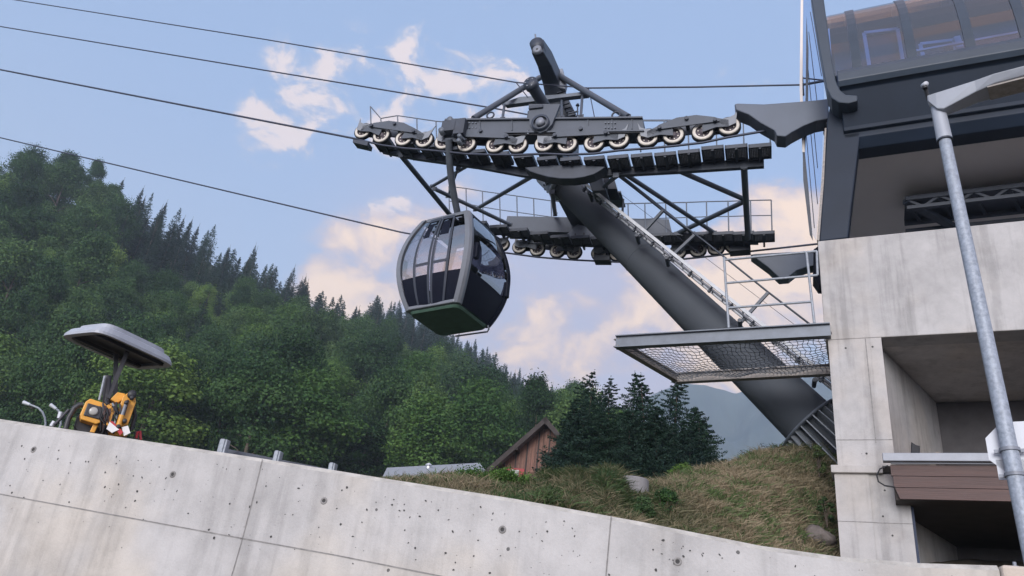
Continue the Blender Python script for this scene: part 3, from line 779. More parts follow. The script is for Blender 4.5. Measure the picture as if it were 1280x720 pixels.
# thin herbs sticking up along the crest
for j, (px, py, d) in enumerate([(925, 586, 15.2), (938, 582, 15.3), (948, 578, 15.4), (960, 575, 15.6), (972, 572, 15.7), (954, 578, 15.3)]):
    p = P(px, py, d); m = MB(); rr = random.Random(j); hh = rr.uniform(.25, .42)
    top = p + Vector((rr.uniform(-.1, .1), 0, hh)); m.tube([p - Z * .1, top], [.006, .002], 'bark', 4)
    root = thing('weed_plant', p, 'thin leafy herb on the crest of the bank left of the tower foot', 'plant', 'herbs along the crest')
    m.build('stem', root)
    m = MB()
    for k in range(14):
        t = .25 + .75 * k / 14; q = p.lerp(top, t); a = k * 2.4; l = .07 * (1.2 - t * .5); e_ = Vector((math.cos(a), math.sin(a), .35)); s_ = e_.cross(Z).normalized() * .014
        m.face([q, q + e_ * l * .5 + s_, q + e_ * l, q + e_ * l * .5 - s_], 'green weeds')
    m.build('leaf_cluster', root)

# concrete shaft ring on the bank, boulder by the pillar
p = P(789, 622, 11.3) + Z * .10; mb = MB()
mb.lathe(p - Z * .35, Z, [(0, .25), (.50, .25), (.52, .235), (.52, .19), (.2, .19)], 'shaft concrete', 40)
mb.lathe(p - Z * .35, Z, [(.25, .19), (.25, 0)], 'dark hole', 24)
tag(mb.build('shaft_ring', origin=p), 'round grey concrete shaft ring on the bank in front of the spruces', 'concrete ring')
# concrete block behind the tower foot
def rock(name, p, s, label, seed):
    import bmesh
    bm = bmesh.new(); bmesh.ops.create_icosphere(bm, subdivisions=4, radius=1)
    for v in bm.verts:
        n_ = noise.fractal(v.co * 1.3 + Vector((seed, 0, 0)), 1, 2, 4); v.co = Vector((v.co.x * s[0], v.co.y * s[1], v.co.z * s[2])) * (1 + .28 * n_)
    me = bpy.data.meshes.new(name); bm.to_mesh(me); bm.free(); me.materials.append(MATS['rock'])
    for q in me.polygons: q.use_smooth = True
    o = bpy.data.objects.new(name, me); COL.objects.link(o); o.location = p; tag(o, label, 'rock')
rock('boulder', P(1018, 672, 12.2), (.28, .3, .18), 'brownish boulder in the dry grass beside the pillar foot', 3)

# ------------------------------------------------------------------ chalet
def build_chalet():
    rd = P(684, 520, 44)                                    # ridge, front end
    gl, gn = frame(78)                                      # gl: along the gable towards the left, gn: ridge direction away
    root = thing('wooden_chalet', (rd.x, rd.y, rd.z - 4.2), 'reddish-brown plank chalet with a pitched roof half hidden by the spruces', 'house')
    def G(x, y, off=0.): return hit(x, y, rd + gn * off, gn)
    eL = G(601, 592); rg_ = G(682, 521); sl_ = (rg_ - eL); zb = rd.z - 4.4
    hw = abs(sl_.dot(gl)); eR = rg_ - gl * hw * 1.15 - Z * (rg_.z - eL.z) * 1.15
    # gable wall set back under the overhang
    ob = .9; k = .80
    wl_ = rg_ + gl * hw * .70 + gn * ob; wr_ = rg_ - gl * hw * .9 + gn * ob
    def roof_z(p): return rg_.z - abs((Vector(p) - rg_).dot(gl)) / hw * (rg_.z - eL.z) - .22
    mb = MB()
    pts = [Vector((wl_.x, wl_.y, zb)), Vector((wr_.x, wr_.y, zb)), Vector((wr_.x, wr_.y, roof_z(wr_))), Vector((rg_.x, rg_.y, 0)) + gn * ob + Z * (rg_.z - .22), Vector((wl_.x, wl_.y, roof_z(wl_)))]
    mb.prism(pts, gn * 9, 'chalet boards')
    # board battens
    n = 26
    for i in range(n):
        t = (i + .5) / n; q = wl_.lerp(wr_, t); zt = roof_z(q); mb.bar(Vector((q.x, q.y, zb)) - gn * .015, Vector((q.x, q.y, zt - .02)) - gn * .015, .07, .04, 'chalet battens' if i % 3 else 'chalet dark', up=gn)
    mb.build('wall', root)
    mb = MB(); th = .16
    for e_, nm in ((eL, 1), (eR, -1)):
        d_ = (e_ - rg_).normalized(); up = d_.cross(gn).normalized()
        if up.z < 0: up = -up
        a = rg_; b = e_
        mb.prism([a, b, b - up * th, a - up * th], gn * 11, 'roof tiles')
        mb.prism([a - gn * .03 - up * .01, b - gn * .03 - up * .01, b - gn * .03 - up * (th + .10), a - gn * .03 - up * (th + .10)], gn * .03 - gn * .001, 'chalet dark')
    rf = mb.build('roof', root)
    mb = MB()
    for t in (.0, .45, .93):
        q = rg_.lerp(eL, t) - Z * .34; mb.bar(q + gn * .02, q + gn * 1.0, .18, .2, 'chalet dark')
    for t in (.0,):
        q = rg_.lerp(eR, .5) - Z * .34; mb.bar(q, q + gn * 1.0, .18, .2, 'chalet dark')
    mb.build('purlin', rf)
    mb = MB(); q = G(643, 593, ob - .04); mb.box(q, (gl, gn, Z), (1.1, .06, .7), 'red shutter'); w_ = mb.build('window', root)
    mb = MB(); mb.box(q - gn * .05, (gl, gn, Z), (.5, .03, .5), 'window dark'); mb.build('pane', w_)
    mb = MB(); q = (wl_ + wr_) / 2; mb.box(Vector((q.x, q.y, zb + .3)) - gn * .2, (gl, gn, Z), ((wr_ - wl_).length, .3, .10), 'chalet dark'); mb.build('sill_beam', root)
    # right-hand eave of the long side, seen past the spruces
    return root
build_chalet()
# low dark-eaved house behind the spruces at right
q = P(896, 577, 40); gl, gn = frame(60)
root = thing('dark_house', (q.x, q.y, q.z - 4), 'dark roof eave of a house showing past the right end of the spruces', 'house')
a = q; b = q + gl * 2.6 + Z * 2.0; c_ = b + gl * 2.6 - Z * 2.0
mb = MB()
for s_, e_ in ((a, b), (b, c_)): mb.prism([s_, e_, e_ - Z * .25, s_ - Z * .25], gn * 5, 'chalet dark')
mb.build('roof', root)
mb = MB(); mb.prism([a + gl * .6 - Z * 4.5 + gn * .6, c_ - gl * .6 - Z * 4.5 + gn * .6, c_ - gl * .6 + gn * .6 + Z * .1, b - Z * .35 + gn * .6, a + gl * .6 + Z * .1 + gn * .6], gn * 4, 'chalet dark'); mb.build('wall', root)
# grey roof low on the left of the chalet
p1, p2 = P(478, 598, 30), P(606, 590, 33); d_ = (p2 - p1); back = Vector((-.1, 1, 0)) * 3.2
root = thing('grey_roofed_shed', (p1.x, p1.y, p1.z - 2.6), 'low building with a plain grey roof left of the wooden chalet', 'shed')
mb = MB(); r0, r1 = p1 + back + Z * 1.02, p2 + back + Z * 1.02
mb.prism([p1, p2, r1, r0], Z * .08, 'slate roof'); mb.prism([r0, r1, r1 + back - Z * 1.0, r0 + back - Z * 1.0], Z * .08, 'slate roof'); rf = mb.build('roof', root)
mb = MB(); mb.prism([p1 + Z * -.02 + back * .12, p2 - Z * .02 + back * .12, p2 - Z * 2.6 + back * .12, p1 - Z * 2.6 + back * .12], back * 1.7, 'slab concrete'); mb.build('wall', root)
mb = MB(); q = P(535, 588, 33.5); mb.tube([q - Z * .5, q + Z * .18], .10, 'zinc chimney', 12); mb.lathe(q + Z * .22, Z, [(-.02, .06), (0, .15), (.03, .15), (.12, 0)], 'zinc chimney', 14); mb.build('chimney', rf)
# little hut high in the wood
q = P(386, 462, 215)
root = thing('hillside_hut', (q.x, q.y, q.z - 3), 'tiny dark hut with a pale mast in the trees high on the hillside', 'hut')
mb = MB(); mb.box(q - Z * 1.2, ((1, 0, 0), (0, 1, 0), Z), (8, 6, 3), 'chalet dark'); mb.build('wall', root)
mb = MB(); mb.prism([q + Vector((-5, -4, 0)), q + Vector((5, -4, 0)), q + Vector((0, -4, 2.4))], (0, 8, 0), 'chalet dark'); mb.build('roof', root)
mb = MB(); mb.tube([q + Vector((1.5, -5, -2)), q + Vector((1.5, -5, 3.6))], .13, 'sign white', 6); mb.build('mast', root)

# ------------------------------------------------------------------ cableway tower
TB = T(1015, 540, 2.5)
tower = thing('cableway_tower', (TB.x, TB.y, TB.z), 'dark grey cableway tower with a leaning tubular column and two long sheave trains', 'cableway tower')
def part(m, name, parent=tower, bevel=0.): return m.build(name, parent, bevel=bevel)

c_top = T(706, 232, 2.5); c_bot = T(1012, 529, 2.5); cax = (c_bot - c_top).normalized()
mb = MB(); n = 28
pts = [c_top.lerp(c_bot, i / n) for i in range(n + 1)]
mb.tube(pts, [.34 + .22 * (i / n) for i in range(n + 1)], 'column paint', 48)
for t in (.02, .36, .70): q = c_top.lerp(c_bot, t); mb.lathe(q, cax, [(-.014, .34 + .22 * t), (-.01, .345 + .22 * t), (.01, .345 + .22 * t), (.014, .34 + .22 * t)], 'column paint', 48)
part(mb, 'column')
# ribbed foot: flange plate, gusset fins, lower ring
mb = MB(); f0 = c_bot; f1 = c_bot + cax * 1.15
mb.lathe(f0, cax, [(0, .5), (0, .72), (.05, .72), (.05, .5)], 'frame grey', 56)
mb.lathe(f0, cax, [(.05, .52), (1.15, .52)], 'column paint', 40)
mb.lathe(f1, cax, [(0, .5), (0, .84), (.06, .84), (.06, .5)], 'frame grey', 56)
x_ = cax.cross(Z).normalized(); y_ = cax.cross(x_)
for k in range(28):
    a = 2 * math.pi * k / 28; r_ = x_ * math.cos(a) + y_ * math.sin(a); t_ = cax.cross(r_)
    mb.prism([f0 + cax * .05 + r_ * .51, f0 + cax * .05 + r_ * .705, f1 + r_ * .82, f1 + r_ * .51], t_ * .022, 'galvanised')
    mb.tube([f1 - cax * .03 + r_ * .72 + t_ * .08, f1 - cax * .16 + r_ * .72 + t_ * .08], .03, 'galvanised', 6)
part(mb, 'column_foot')
mb = MB()
q = f1 + cax * .06
mb.tube([q, q + cax * .9], [1.05, 1.35], 'beige concrete', 24); part(mb, 'foundation')
# head: collar, belly saddle, cross arm
mb = MB()
mb.lathe(c_top, cax, [(-.70, .34), (-.68, .44), (-.05, .44), (-.05, .47), (.02, .47), (.02, .34)], 'galvanised', 48)
for k in range(16):
    a = 2 * math.pi * k / 16; r_ = x_ * math.cos(a) + y_ * math.sin(a); mb.tube([c_top - cax * .3 + r_ * .42, c_top - cax * .3 + r_ * .46], .03, 'dark steel', 6)
part(mb, 'head_collar')
zc = T(705, 214, 0).z
near_c = T(706, 214, 0)
def TQ(s, z, off): return Vector((near_c.x, near_c.y, 0)) + L * s + N * off + Z * z    # tower frame: s left along the line
zA = zc
mb = MB()
# tapered box girder across the line, deep at the column
zfar = T(735, 290, 5.0).z
zh = c_top.z
mc = T(704, 200, 2.5)
def TM(s_, z, off): return Vector((mc.x, mc.y, 0)) + N * (off - 2.5) + L * s_ + Z * z
pp = [TM(-.30, z, o) for o, z in [(.15, zh + .62), (.15, zh + .30), (1.5, zh + .12), (3.4, zh + .12), (5.3, zh + .30), (5.3, zh + .62)]]
mb.prism(pp, L * .60, 'tower steel'); part(mb, 'cross_arm', bevel=.03)
mb = MB(); mb.prism([TM(-.34, z, o) for o, z in [(1.9, zh - .1), (1.9, T(703, 150, 1.9).z + .1), (2.7, T(703, 150, 1.9).z), (3.0, zh - .1)]], L * .68, 'tower steel'); part(mb, 'head_mast', bevel=.03)
print('zA', zA, 'zfar', zfar)
# belly under the near girder
mb = MB()
for px0, px1, pyb in ((668, 748, 225),):
    pts2 = [(655, 209), (662, 214), (672, 217.5), (685, 221), (700, 223), (716, 223), (730, 221), (742, 217.5), (750, 213), (757, 208), (730, 206), (690, 206)]
    mb.prism([T(x, y, .2) for x, y in pts2], N * .3, 'dark steel')
part(mb, 'saddle_plate', bevel=.02)

# main near support beam
mb = MB()
mb.prism([T(x, y, -.10) for x, y in [(556, 149), (803, 146), (805, 163), (560, 166), (548, 166)]], N * .34, 'tower steel')
mb.prism([T(x, y, -.16) for x, y in [(556, 148.2), (803, 145.2), (803, 147), (556, 150)]], N * .46, 'tower steel')
mb.prism([T(x, y, -.16) for x, y in [(558, 165), (805, 162), (805, 163.6), (558, 166.8)]], N * .46, 'tower steel')
b1 = part(mb, 'support_beam')
for x in (613, 770):
    mb = MB()
    q = T(x, 144, .05)
    ringp = [q + L * math.cos(t) * .09 + Z * (math.sin(t) * .09) for t in [2 * math.pi * k / 14 for k in range(15)]]; mb.tube(ringp, .022, 'dark steel', 6)
    part(mb, 'lifting_eye', b1)
# far main beam
mb = MB()
mb.prism([T(x, y, 4.9) for x, y in [(634, 270), (836, 274), (840, 291), (630, 288)]], N * .34, 'tower steel')
mb.prism([T(x, y, 4.84) for x, y in [(632, 287), (840, 290), (840, 292), (632, 289)]], N * .46, 'tower steel')
part(mb, 'support_beam')
mb = MB(); mb.prism([T(x, y, 4.7) for x, y in [(722, 280), (700, 301), (716, 304), (752, 306), (748, 292), (735, 284)]], N * .05, 'frame grey')
for x, y in [(719, 293), (719, 297), (730, 292), (730, 296)]: mb.box(T(x, y, 4.69), (L, N, Z), (.03, .02, .05), 'dark hole')
part(mb, 'bracket_plate')

for x in (575, 600, 640, 735, 765, 790):
    mb = MB()
    p0_, p1_ = T(x, 150.2 - (x - 556) * .012, -.112), T(x, 164.2 - (x - 556) * .012, -.112); mb.bar(p0_, p1_, .02, .03, 'tower steel', up=N); part(mb, 'stiffener', b1)
mb = MB()
for x0 in (583, 757):
    for k in range(4):
        for j in range(2): q = T(x0 + k * 4, 154 + j * 6, -.11); mb.tube([q, q - N * .025], .018, 'frame grey', 6)
part(mb, 'bolt_row', b1)
mb = MB(); a_, b_ = T(757, 251, 2.6), T(779, 249, 2.6)
mb.bar(a_, b_, .7, .04, 'frame grey'); mb.tube([b_, b_ + Z * .0 - Z * .55], .03, 'dark steel', 6); mb.tube([a_, a_ + Z * .5], .025, 'dark steel', 6); part(mb, 'access_platform')
mb = MB(); mb.prism([T(x, y, 1.9) for x, y in [(752, 222), (768, 224), (771, 236), (756, 236)]], N * .5, 'dark steel'); mb.tube([T(735, 224, 1.4), T(741, 236, 1.4), T(752, 240, 1.5), T(760, 252, 1.6)], .022, 'black rubber', 6); part(mb, 'control_box')
mb = MB(); mb.tube([T(x, y, -.14) for x, y in [(560, 168.5), (600, 169.5), (660, 168), (700, 168.5), (760, 166.5), (800, 165.5)]], .014, 'black rubber', 6)
for x, y in [(600, 169.5), (660, 168), (760, 166.5)]: mb.box(T(x, y - 1, -.13), (L, N, Z), (.04, .04, .06), 'frame grey')
part(mb, 'signal_wiring', b1)

def sheave_mb(c_, r_):
    m = MB()
    m.lathe(c_, N, [(-.055, r_ * .66), (-.062, r_ * .70), (-.060, r_ * .93), (-.045, r_ * .95)], 'sheave ring', 28)
    m.lathe(c_, N, [(-.045, r_ * .95), (-.035, r_ * 1.08), (-.01, r_ * 1.0), (.01, r_ * 1.0), (.035, r_ * 1.08), (.055, r_ * .93), (.06, r_ * .66)], 'black rubber', 28)
    m.lathe(c_, N, [(.06, r_ * .66), (.02, r_ * .5), (.02, 0)], 'sheave ring', 28)
    m.lathe(c_, N, [(-.055, r_ * .66), (-.02, r_ * .60), (-.015, r_ * .30), (-.07, r_ * .27), (-.075, r_ * .12), (-.075, 0)], 'sheave hub', 28)
    for k in range(6):
        a = k * math.pi / 3 + .3; q = c_ + L * math.cos(a) * r_ * .45 + Z * math.sin(a) * r_ * .45 - N * .02
        m.tube([q, q - N * .02], r_ * .07, 'sheave ring', 6)
    return m
def train(wheels, off, r_, sgn):
    """a train of sheaves hung in fours under rocker beams"""
    root = None
    for g in range(0, len(wheels), 4):
        w = [T(x, y, off) for x, y in wheels[g:g + 4]]
        m = MB(); zt = Z * .0
        k0, k3 = w[0], w[-1]; up = (k3 - k0).normalized().cross(N); up = up if up.z > 0 else -up
        mids = [(w[0] + w[1]) / 2, (w[2] + w[3]) / 2] if len(w) == 4 else [(w[0] + w[-1]) / 2]
        for side in (-.12, .12):
            o = N * side
            # lower pair rockers
            for a, b in ((w[0], w[1]), (w[2], w[3])):
                m_ = (a + b) / 2
                m.prism([p + o for p in (a - up * .07, m_ - up * .02, b - up * .07, b + up * .10, m_ + up * .24, a + up * .10)], N * .022, 'tower steel')
            # main rocker above
            c0 = (k0 + k3) / 2
            m.prism([p + o * 1.35 for p in (mids[0] + up * .10 + (mids[0] - c0) * .15, mids[1] + up * .10 + (mids[1] - c0) * .15, mids[1] + up * .22, c0 + (mids[1] - c0) * .35 + up * .33, c0 + (mids[0] - c0) * .35 + up * .33, mids[0] + up * .22)], N * .026, 'tower steel')
        for q in mids + [(k0 + k3) / 2 + up * .12]:
            m.tube([q + up * .12 - N * .22, q + up * .12 + N * .22], .045, 'dark steel', 10)
        bt = part(m, 'rocker_beam')
        # rope-catcher fingers at both ends, pale cast guards over the end wheels
        for e_, s_ in ((w[0], 1), (w[-1], -1)):
            m = MB(); fo = -N * .10
            m.prism([e_ + fo + p for p in (L * s_ * .14 + up * .0, L * s_ * .20 + up * .36, L * s_ * .13 + up * .22, L * s_ * .02 + up * .17, L * s_ * -.22 + up * .13, L * s_ * -.20 + up * .04, L * s_ * -.02 - up * .07)], -N * .02, 'guard casting')
            part(m, 'rope_guard', bt)
        for q in w: part(sheave_mb(q, r_), 'sheave', bt)
NEARW = [(454.5, 164.6), (477.5, 170), (505.5, 173.8), (531, 175.8), (555, 178), (584, 181), (619.6, 182), (647.7, 182), (680.8, 180.6), (709.5, 180.9), (743, 179.5), (773.8, 175.5), (809.8, 173), (842, 170), (878.6, 165.8), (911.4, 158.8)]
FARW = [(560, 290), (583, 296), (606, 303), (628, 306), (650, 309), (672, 312), (697, 314), (718, 315.5), (749, 317), (772, 318), (795, 318), (818, 317.7), (847.6, 315), (872.6, 312.5), (895, 310), (917, 307)]
train(NEARW, 0.0, .228, 1)
train(FARW, 5.0, .215, 1)
mb = MB()
mb.prism([T(x, y, -.05) for x, y in [(441, 174), (460, 177), (459, 182), (441, 178)]], N * .25, 'dark steel'); part(mb, 'rope_catcher')
for x0, x1 in ((742, 762), (912, 938)):
    mb = MB(); mb.prism([T(x, y, 4.85) for x, y in [(x0, 318 if x0 < 800 else 307), (x1, 319 if x0 < 800 else 305), (x1, 325 if x0 < 800 else 312), (x0, 325 if x0 < 800 else 314)]], N * .3, 'dark steel'); part(mb, 'rope_catcher')

# catwalks: stringers, grating steps, railings
def catwalk(line, off, panels, pw, dep, thick=.17):
    m = MB()
    q = [T(x, y, off + dep + .12) for x, y in line]
    for a, b in zip(q, q[1:]): m.bar(a, b, .10, thick, 'dark steel')
    for a, b in zip(q, q[1:]): m.bar(a + Z * (thick / 2 + .012), b + Z * (thick / 2 + .012), .16, .02, 'dark steel')
    w = part(m, 'catwalk')
    m = MB()
    for (x, y) in panels:
        c_ = T(x, y, off + dep / 2)
        for k in (-1, 1): m.box(c_ + N * k * dep / 2, (L, N, Z), (pw, .03, .09), 'dark steel')
        for e_ in (-1, 1): m.box(c_ + L * e_ * pw / 2, (L, N, Z), (.03, dep + .03, .09), 'dark steel')
        m.box(c_, (L, N, Z), (.06, dep, .08), 'dark steel')
        m.bar(c_ - Z * .03 - N * dep / 2, c_ - Z * .03 + N * (dep / 2 + .2), .05, .09, 'dark steel')
        nb = 13
        for k in range(nb): m.box(c_ + L * pw * ((k + .5) / nb - .5), (L, N, Z), (.016, dep, .04), 'grating')
        for k in range(8): m.box(c_ + N * (dep * (k + .5) / 8 - dep / 2) + Z * .003, (L, N, Z), (pw * .96, .016, .03), 'grating')
    part(m, 'grating', w)
    return w
PX = [480, 520, 560, 600, 650, 700, 730, 760, 790, 830, 860, 890, 920, 950]
PY = [180, 186, 190, 195, 200, 205, 204, 203, 201, 199, 196, 191, 189.5, 188.5]
steps = [(x, np.interp(x, PX, PY) + 1) for x in np.linspace(481, 950, 17)]
cw = catwalk([(480, 188), (520, 196), (600, 207), (655, 217), (700, 222), (760, 217), (850, 212), (955, 205)], .02, steps, .43, .42)
stepf = [(x, np.interp(x, [560, 600, 700, 760, 845, 960], [276, 283, 300, 302, 297, 296])) for x in np.linspace(575, 955, 16)]
cwf = catwalk([(560, 280), (600, 287), (660, 297), (710, 305), (760, 307), (845, 303), (948, 303)], 4.3, stepf, .50, .42, .10)
def railing(posts, off, parent, r_=.02, mid=True):
    m = MB(); top = [T(x, yt, off) for x, yt, yb in posts]; bot = [T(x + (1 if True else 0), yb, off) for x, yt, yb in posts]
    for a, b in zip(top, bot): m.tube([a, b], r_, 'frame grey', 6)
    m.tube(top, r_, 'frame grey', 6)
    if mid: m.tube([a.lerp(b, .5) for a, b in zip(top, bot)], r_ * .85, 'frame grey', 6)
    part(m, 'railing', parent)
railing([(463, 133, 165), (476, 148, 160), (497, 144.5, 178), (521, 148, 180), (545, 151.5, 182), (562, 153, 184)], .85, cw, .016, False)
railing([(800, 151, 190), (830, 151, 190), (860, 151.5, 188), (895, 152, 185), (929, 152.5, 184), (962, 151, 183)], .9, cw, .016, False)
railing([(561, 233, 270), (582.5, 235.5, 274), (603, 239, 279), (624.5, 242, 283), (646, 245, 286), (667, 248, 289), (689, 251, 292), (711, 253, 296)], 5.1, cwf, .018)
railing([(757, 256, 297), (785, 254.5, 295), (806, 254, 294), (832, 253.5, 292), (858, 253, 291), (883, 252, 290), (910, 251.5, 290), (938, 250.5, 289), (964, 250, 289)], 4.4, cwf, .018)

# bracing
def brace(a, b, r_, name='brace', m_='tower steel'):
    m = MB(); p = T(a[0], a[1], a[2]); q = T(b[0], b[1], b[2]); m.tube([p, q], r_, m_, 10)
    for e_ in (p, q): m.box(e_, (L, N, Z), (.13, .02, .12), 'dark steel')
    part(m, name)
brace((501, 194, .5), (580, 290, 4.5), .07)
brace((540, 233, 2.4), (592, 203, .6), .045)
brace((543, 236, 2.2), (638, 281, 4.6), .055)
brace((594, 262, 4.2), (666, 220, .6), .055)
brace((930, 208, .5), (935, 298, 4.4), .075, 'end_post')
brace((843, 211, .5), (930, 249, 2.4), .06)
brace((846, 292, 4.4), (930, 252, 2.5), .06)
brace((776, 214, .5), (893, 291, 4.4), .055)
brace((768, 214, .5), (866, 292, 4.4), .045)
brace((770, 219, .4), (745, 243, 1.8), .045)
brace((758, 225, 1.5), (759, 262, 3.0), .04)
brace((690, 240, 2.0), (694, 268, 4.8), .06)
# a-frame and lifting gantry on top
brace((592, 148, .07), (675, 97, 1.3), .075, 'frame_tube'); brace((785, 146, .07), (693, 91, 1.3), .075, 'frame_tube')
brace((560, 245, 3), (573, 210, .6), .03)
mb = MB()
mb.prism([T(x, y, .9) for x, y in [(629, 128), (650, 121), (700, 118), (735, 114), (735, 118), (700, 122), (632, 131)]], N * .14, 'frame grey'); part(mb, 'service_platform')
for a, b in (((631, 129, 1.0), (628, 149, .1)), ((728, 118, 1.0), (726, 146, .1)), ((702, 120, 1.2), (702, 147, .3))): brace(a, b, .035, 'strut')
def polybox(pts, w, h, name, mm='tower steel', bev=.02):
    m = MB(); q = [T(*p) for p in pts]
    rings = []
    for i, p in enumerate(q):
        d = (q[min(i + 1, len(q) - 1)] - q[max(i - 1, 0)]).normalized(); x = L - d * L.dot(d); x.normalize(); y = d.cross(x)
        ww = w[i]; hh = h[i]; rings += [p + x * ww + y * hh, p - x * ww + y * hh, p - x * ww - y * hh, p + x * ww - y * hh]
    fs = [(i * 4 + k, i * 4 + (k + 1) % 4, i * 4 + 4 + (k + 1) % 4, i * 4 + 4 + k) for i in range(len(q) - 1) for k in range(4)] + [(3, 2, 1, 0), tuple(len(q) * 4 - 4 + k for k in range(4))]
    m.raw(rings, fs, mm); return part(m, name, bevel=bev)
jib = polybox([(703, 152, 1.9), (697, 128, 1.7), (690, 98, 1.2), (681, 74, .5), (672, 58, -.25)], [.26, .24, .21, .18, .15], [.26, .24, .24, .2, .17], 'lifting_jib')
mb = MB(); q = T(671, 55, -.3)
mb.lathe(q, N, [(-.05, 0), (-.05, .17), (.25, .17), (.25, 0)], 'dark steel', 20); q = T(671.5, 62, -.36)
mb.lathe(q, N, [(-.02, .03), (-.03, .11), (.06, .11)], 'bright steel', 18); mb.lathe(q, N, [(-.015, 0), (-.015, .045)], 'dark hole', 12)
mb.tube([T(670, 50, -.2), T(669, 43, -.2)], .02, 'bright steel', 6); part(mb, 'jib_head', jib)
mb = MB(); a, b = T(663, 104, -.45), T(683, 136, .5)
mb.tube([a, b], .14, 'tower steel', 20); d_ = (b - a).normalized()
mb.lathe(a, d_, [(-.03, 0), (-.03, .17), (.12, .17), (.12, .14)], 'dark steel', 22)
for k in range(6):
    t = k * math.pi / 3; mb.box(a - d_ * .035 + L * math.cos(t) * .11 + Z * math.sin(t) * .11, (L, d_, d_.cross(L)), (.03, .02, .03), 'bright steel')
part(mb, 'lifting_arm')
mb = MB(); q = T(675, 152, -.28)
mb.prism([T(x, y, -.20) for x, y in [(661, 130), (700, 130), (690, 155), (683, 163), (675, 166), (667, 163), (662, 154)]], N * .08, 'tower steel')
mb.lathe(q, N, [(-.03, 0), (-.03, .10), (.05, .10)], 'bright steel', 22); mb.lathe(q, N, [(.0, .16), (.0, .21), (.08, .21)], 'dark steel', 26)
mb.box(T(670, 134, -.22), (L, N, Z), (.34, .06, .08), 'dark steel'); part(mb, 'pivot_plate')
mb = MB(); mb.prism([T(x, y, 1.2) for x, y in [(694, 87), (703, 85), (708, 104), (706, 111), (695, 108)]], N * .16, 'bright steel'); part(mb, 'antenna_box', bevel=.02)
mb = MB()
for k in range(9):
    t = k / 8; q0_, q1_ = T(692 + 19 * t, 108 + 38 * t, 1.4), T(700 + 19 * t, 106 + 38 * t, 1.4); mb.bar(q0_, q1_, .18, .10, 'dark steel')
for x0 in (692, 700): mb.tube([T(x0, 106, 1.4), T(x0 + 20, 146, 1.4)], .035, 'dark steel', 6)
part(mb, 'rear_ladder')
mb = MB(); mb.tube([T(710, 142, .6), T(723, 139, .6)], .025, 'dark steel', 6); mb.tube([T(722, 145, .6), T(722, 133, .6)], .018, 'dark steel', 6)
mb.lathe(T(722, 132, .6), Z, [(0, .05), (.05, .03), (.05, 0)], 'dark steel', 8); part(mb, 'wind_gauge')
mb = MB(); mb.tube([T(735, 110, .9), T(733, 122, 1.0)], .02, 'dark steel', 6); mb.tube([T(736, 111, .9), T(743, 146, .2)], .012, 'rope steel', 5); part(mb, 'cable_hanger')
mb = MB(); mb.tube([T(645, 103, .9), T(660, 122, .9)], .015, 'rope steel', 5); part(mb, 'cable_hanger')
# switch cabinet and clutter under the head
mb = MB(); mb.prism([T(x, y, 1.2) for x, y in [(735, 221), (752, 219), (758, 238), (740, 239)]], N * .5, 'tower steel'); part(mb, 'switch_cabinet', bevel=.02)
# ladder along the column with its rail
off_l = 1.7
lad = MB(); lp0, lp1 = T(728, 231, 1.5), T(1053, 491, 1.5)
ld = (lp1 - lp0).normalized(); lu = N.cross(ld).normalized(); 
for s_ in (-.20, .20): lad.bar(lp0 + N * s_, lp1 + N * s_, .035, .07, 'ladder alloy', up=lu)
nr_ = int((lp1 - lp0).length / .28)
for k in range(nr_): q = lp0.lerp(lp1, (k + .5) / nr_); lad.tube([q - N * .2, q + N * .2], .018, 'ladder alloy', 6)
lo_ = part(lad, 'ladder')
mb = MB(); mb.bar(lp0 + lu * .02, lp1 + lu * .02, .05, .045, 'ladder alloy', up=lu)
for k in range(0, nr_, 2): q = lp0.lerp(lp1, (k + .5) / nr_) + lu * .06; mb.box(q, (ld, N, lu), (.05, .07, .10), 'dark steel')
part(mb, 'safety_rail', lo_)
hr = MB(); hp = [T(770, 218, 1.5), T(829, 263, 1.5), T(880, 301, 1.5), T(960, 365, 1.5), T(1012, 405, 1.5)]; hr.tube(hp, .022, 'dark steel', 6); part(hr, 'handrail')
for (a, b) in (((797, 298), (829, 263)), ((834, 326), (868, 294)), ((925, 404), (960, 366)), ((738, 245), (772, 220)), ((1018, 478), (1050, 440))):
    mb = MB(); p, q = T(*a, 1.6), T(*b, 1.5); mb.bar(p, q, .06, .07, 'tower steel', up=N)
    mb.tube([p - N * .16, p + N * .22], .045, 'dark steel', 8); part(mb, 'ladder_bracket')

# ------------------------------------------------------------------ ropes
def rope(name, pts, r_, label, m_='rope steel', seg=8):
    m = MB(); m.tube(pts, r_, m_, seg); return tag(m.build(name, origin=pts[0]), label, 'cable')
def extend(p, q, k): return q + (q - p).normalized() * k
nr0, nr1 = T(0, 87, 0), T(445, 173.5, 0)
mbp = [T(x, y + 11.5 + (0 if x < 700 else 1.0), 0) for x, y in NEARW]
ne = T(969, 161.5, 0); ne2 = ne + (ne - mbp[-1]).normalized() * 2.6
rope('haul_rope', [extend(nr1, nr0, 120), nr0, nr1] + mbp + [ne, ne2], .027, 'thick near haul rope carrying the gondola cabin through the upper sheave train')
fr0, fr1 = T(0, 172, 5), T(500, 290, 5)
fpts = [T(x, y + 9.5, 5) for x, y in FARW]
fe = T(1012, 306, 5)
rope('haul_rope', [extend(fr1, fr0, 120), fr0, fr1] + [p for p in fpts if True][1:] + [fe, fe + (fe - fpts[-1]).normalized() * 2.5], .027, 'far haul rope passing behind the cabin and under the lower sheave train')
a, b = T(0, -4, .9), T(645, 103, .9); a2 = T(20, 0, .9)
rope('signal_cable', [extend(b, a2, 120), a2, T(330, 49, .9), b, T(735, 110, .9)], .018, 'highest thin cable running from the top left to the tower head')
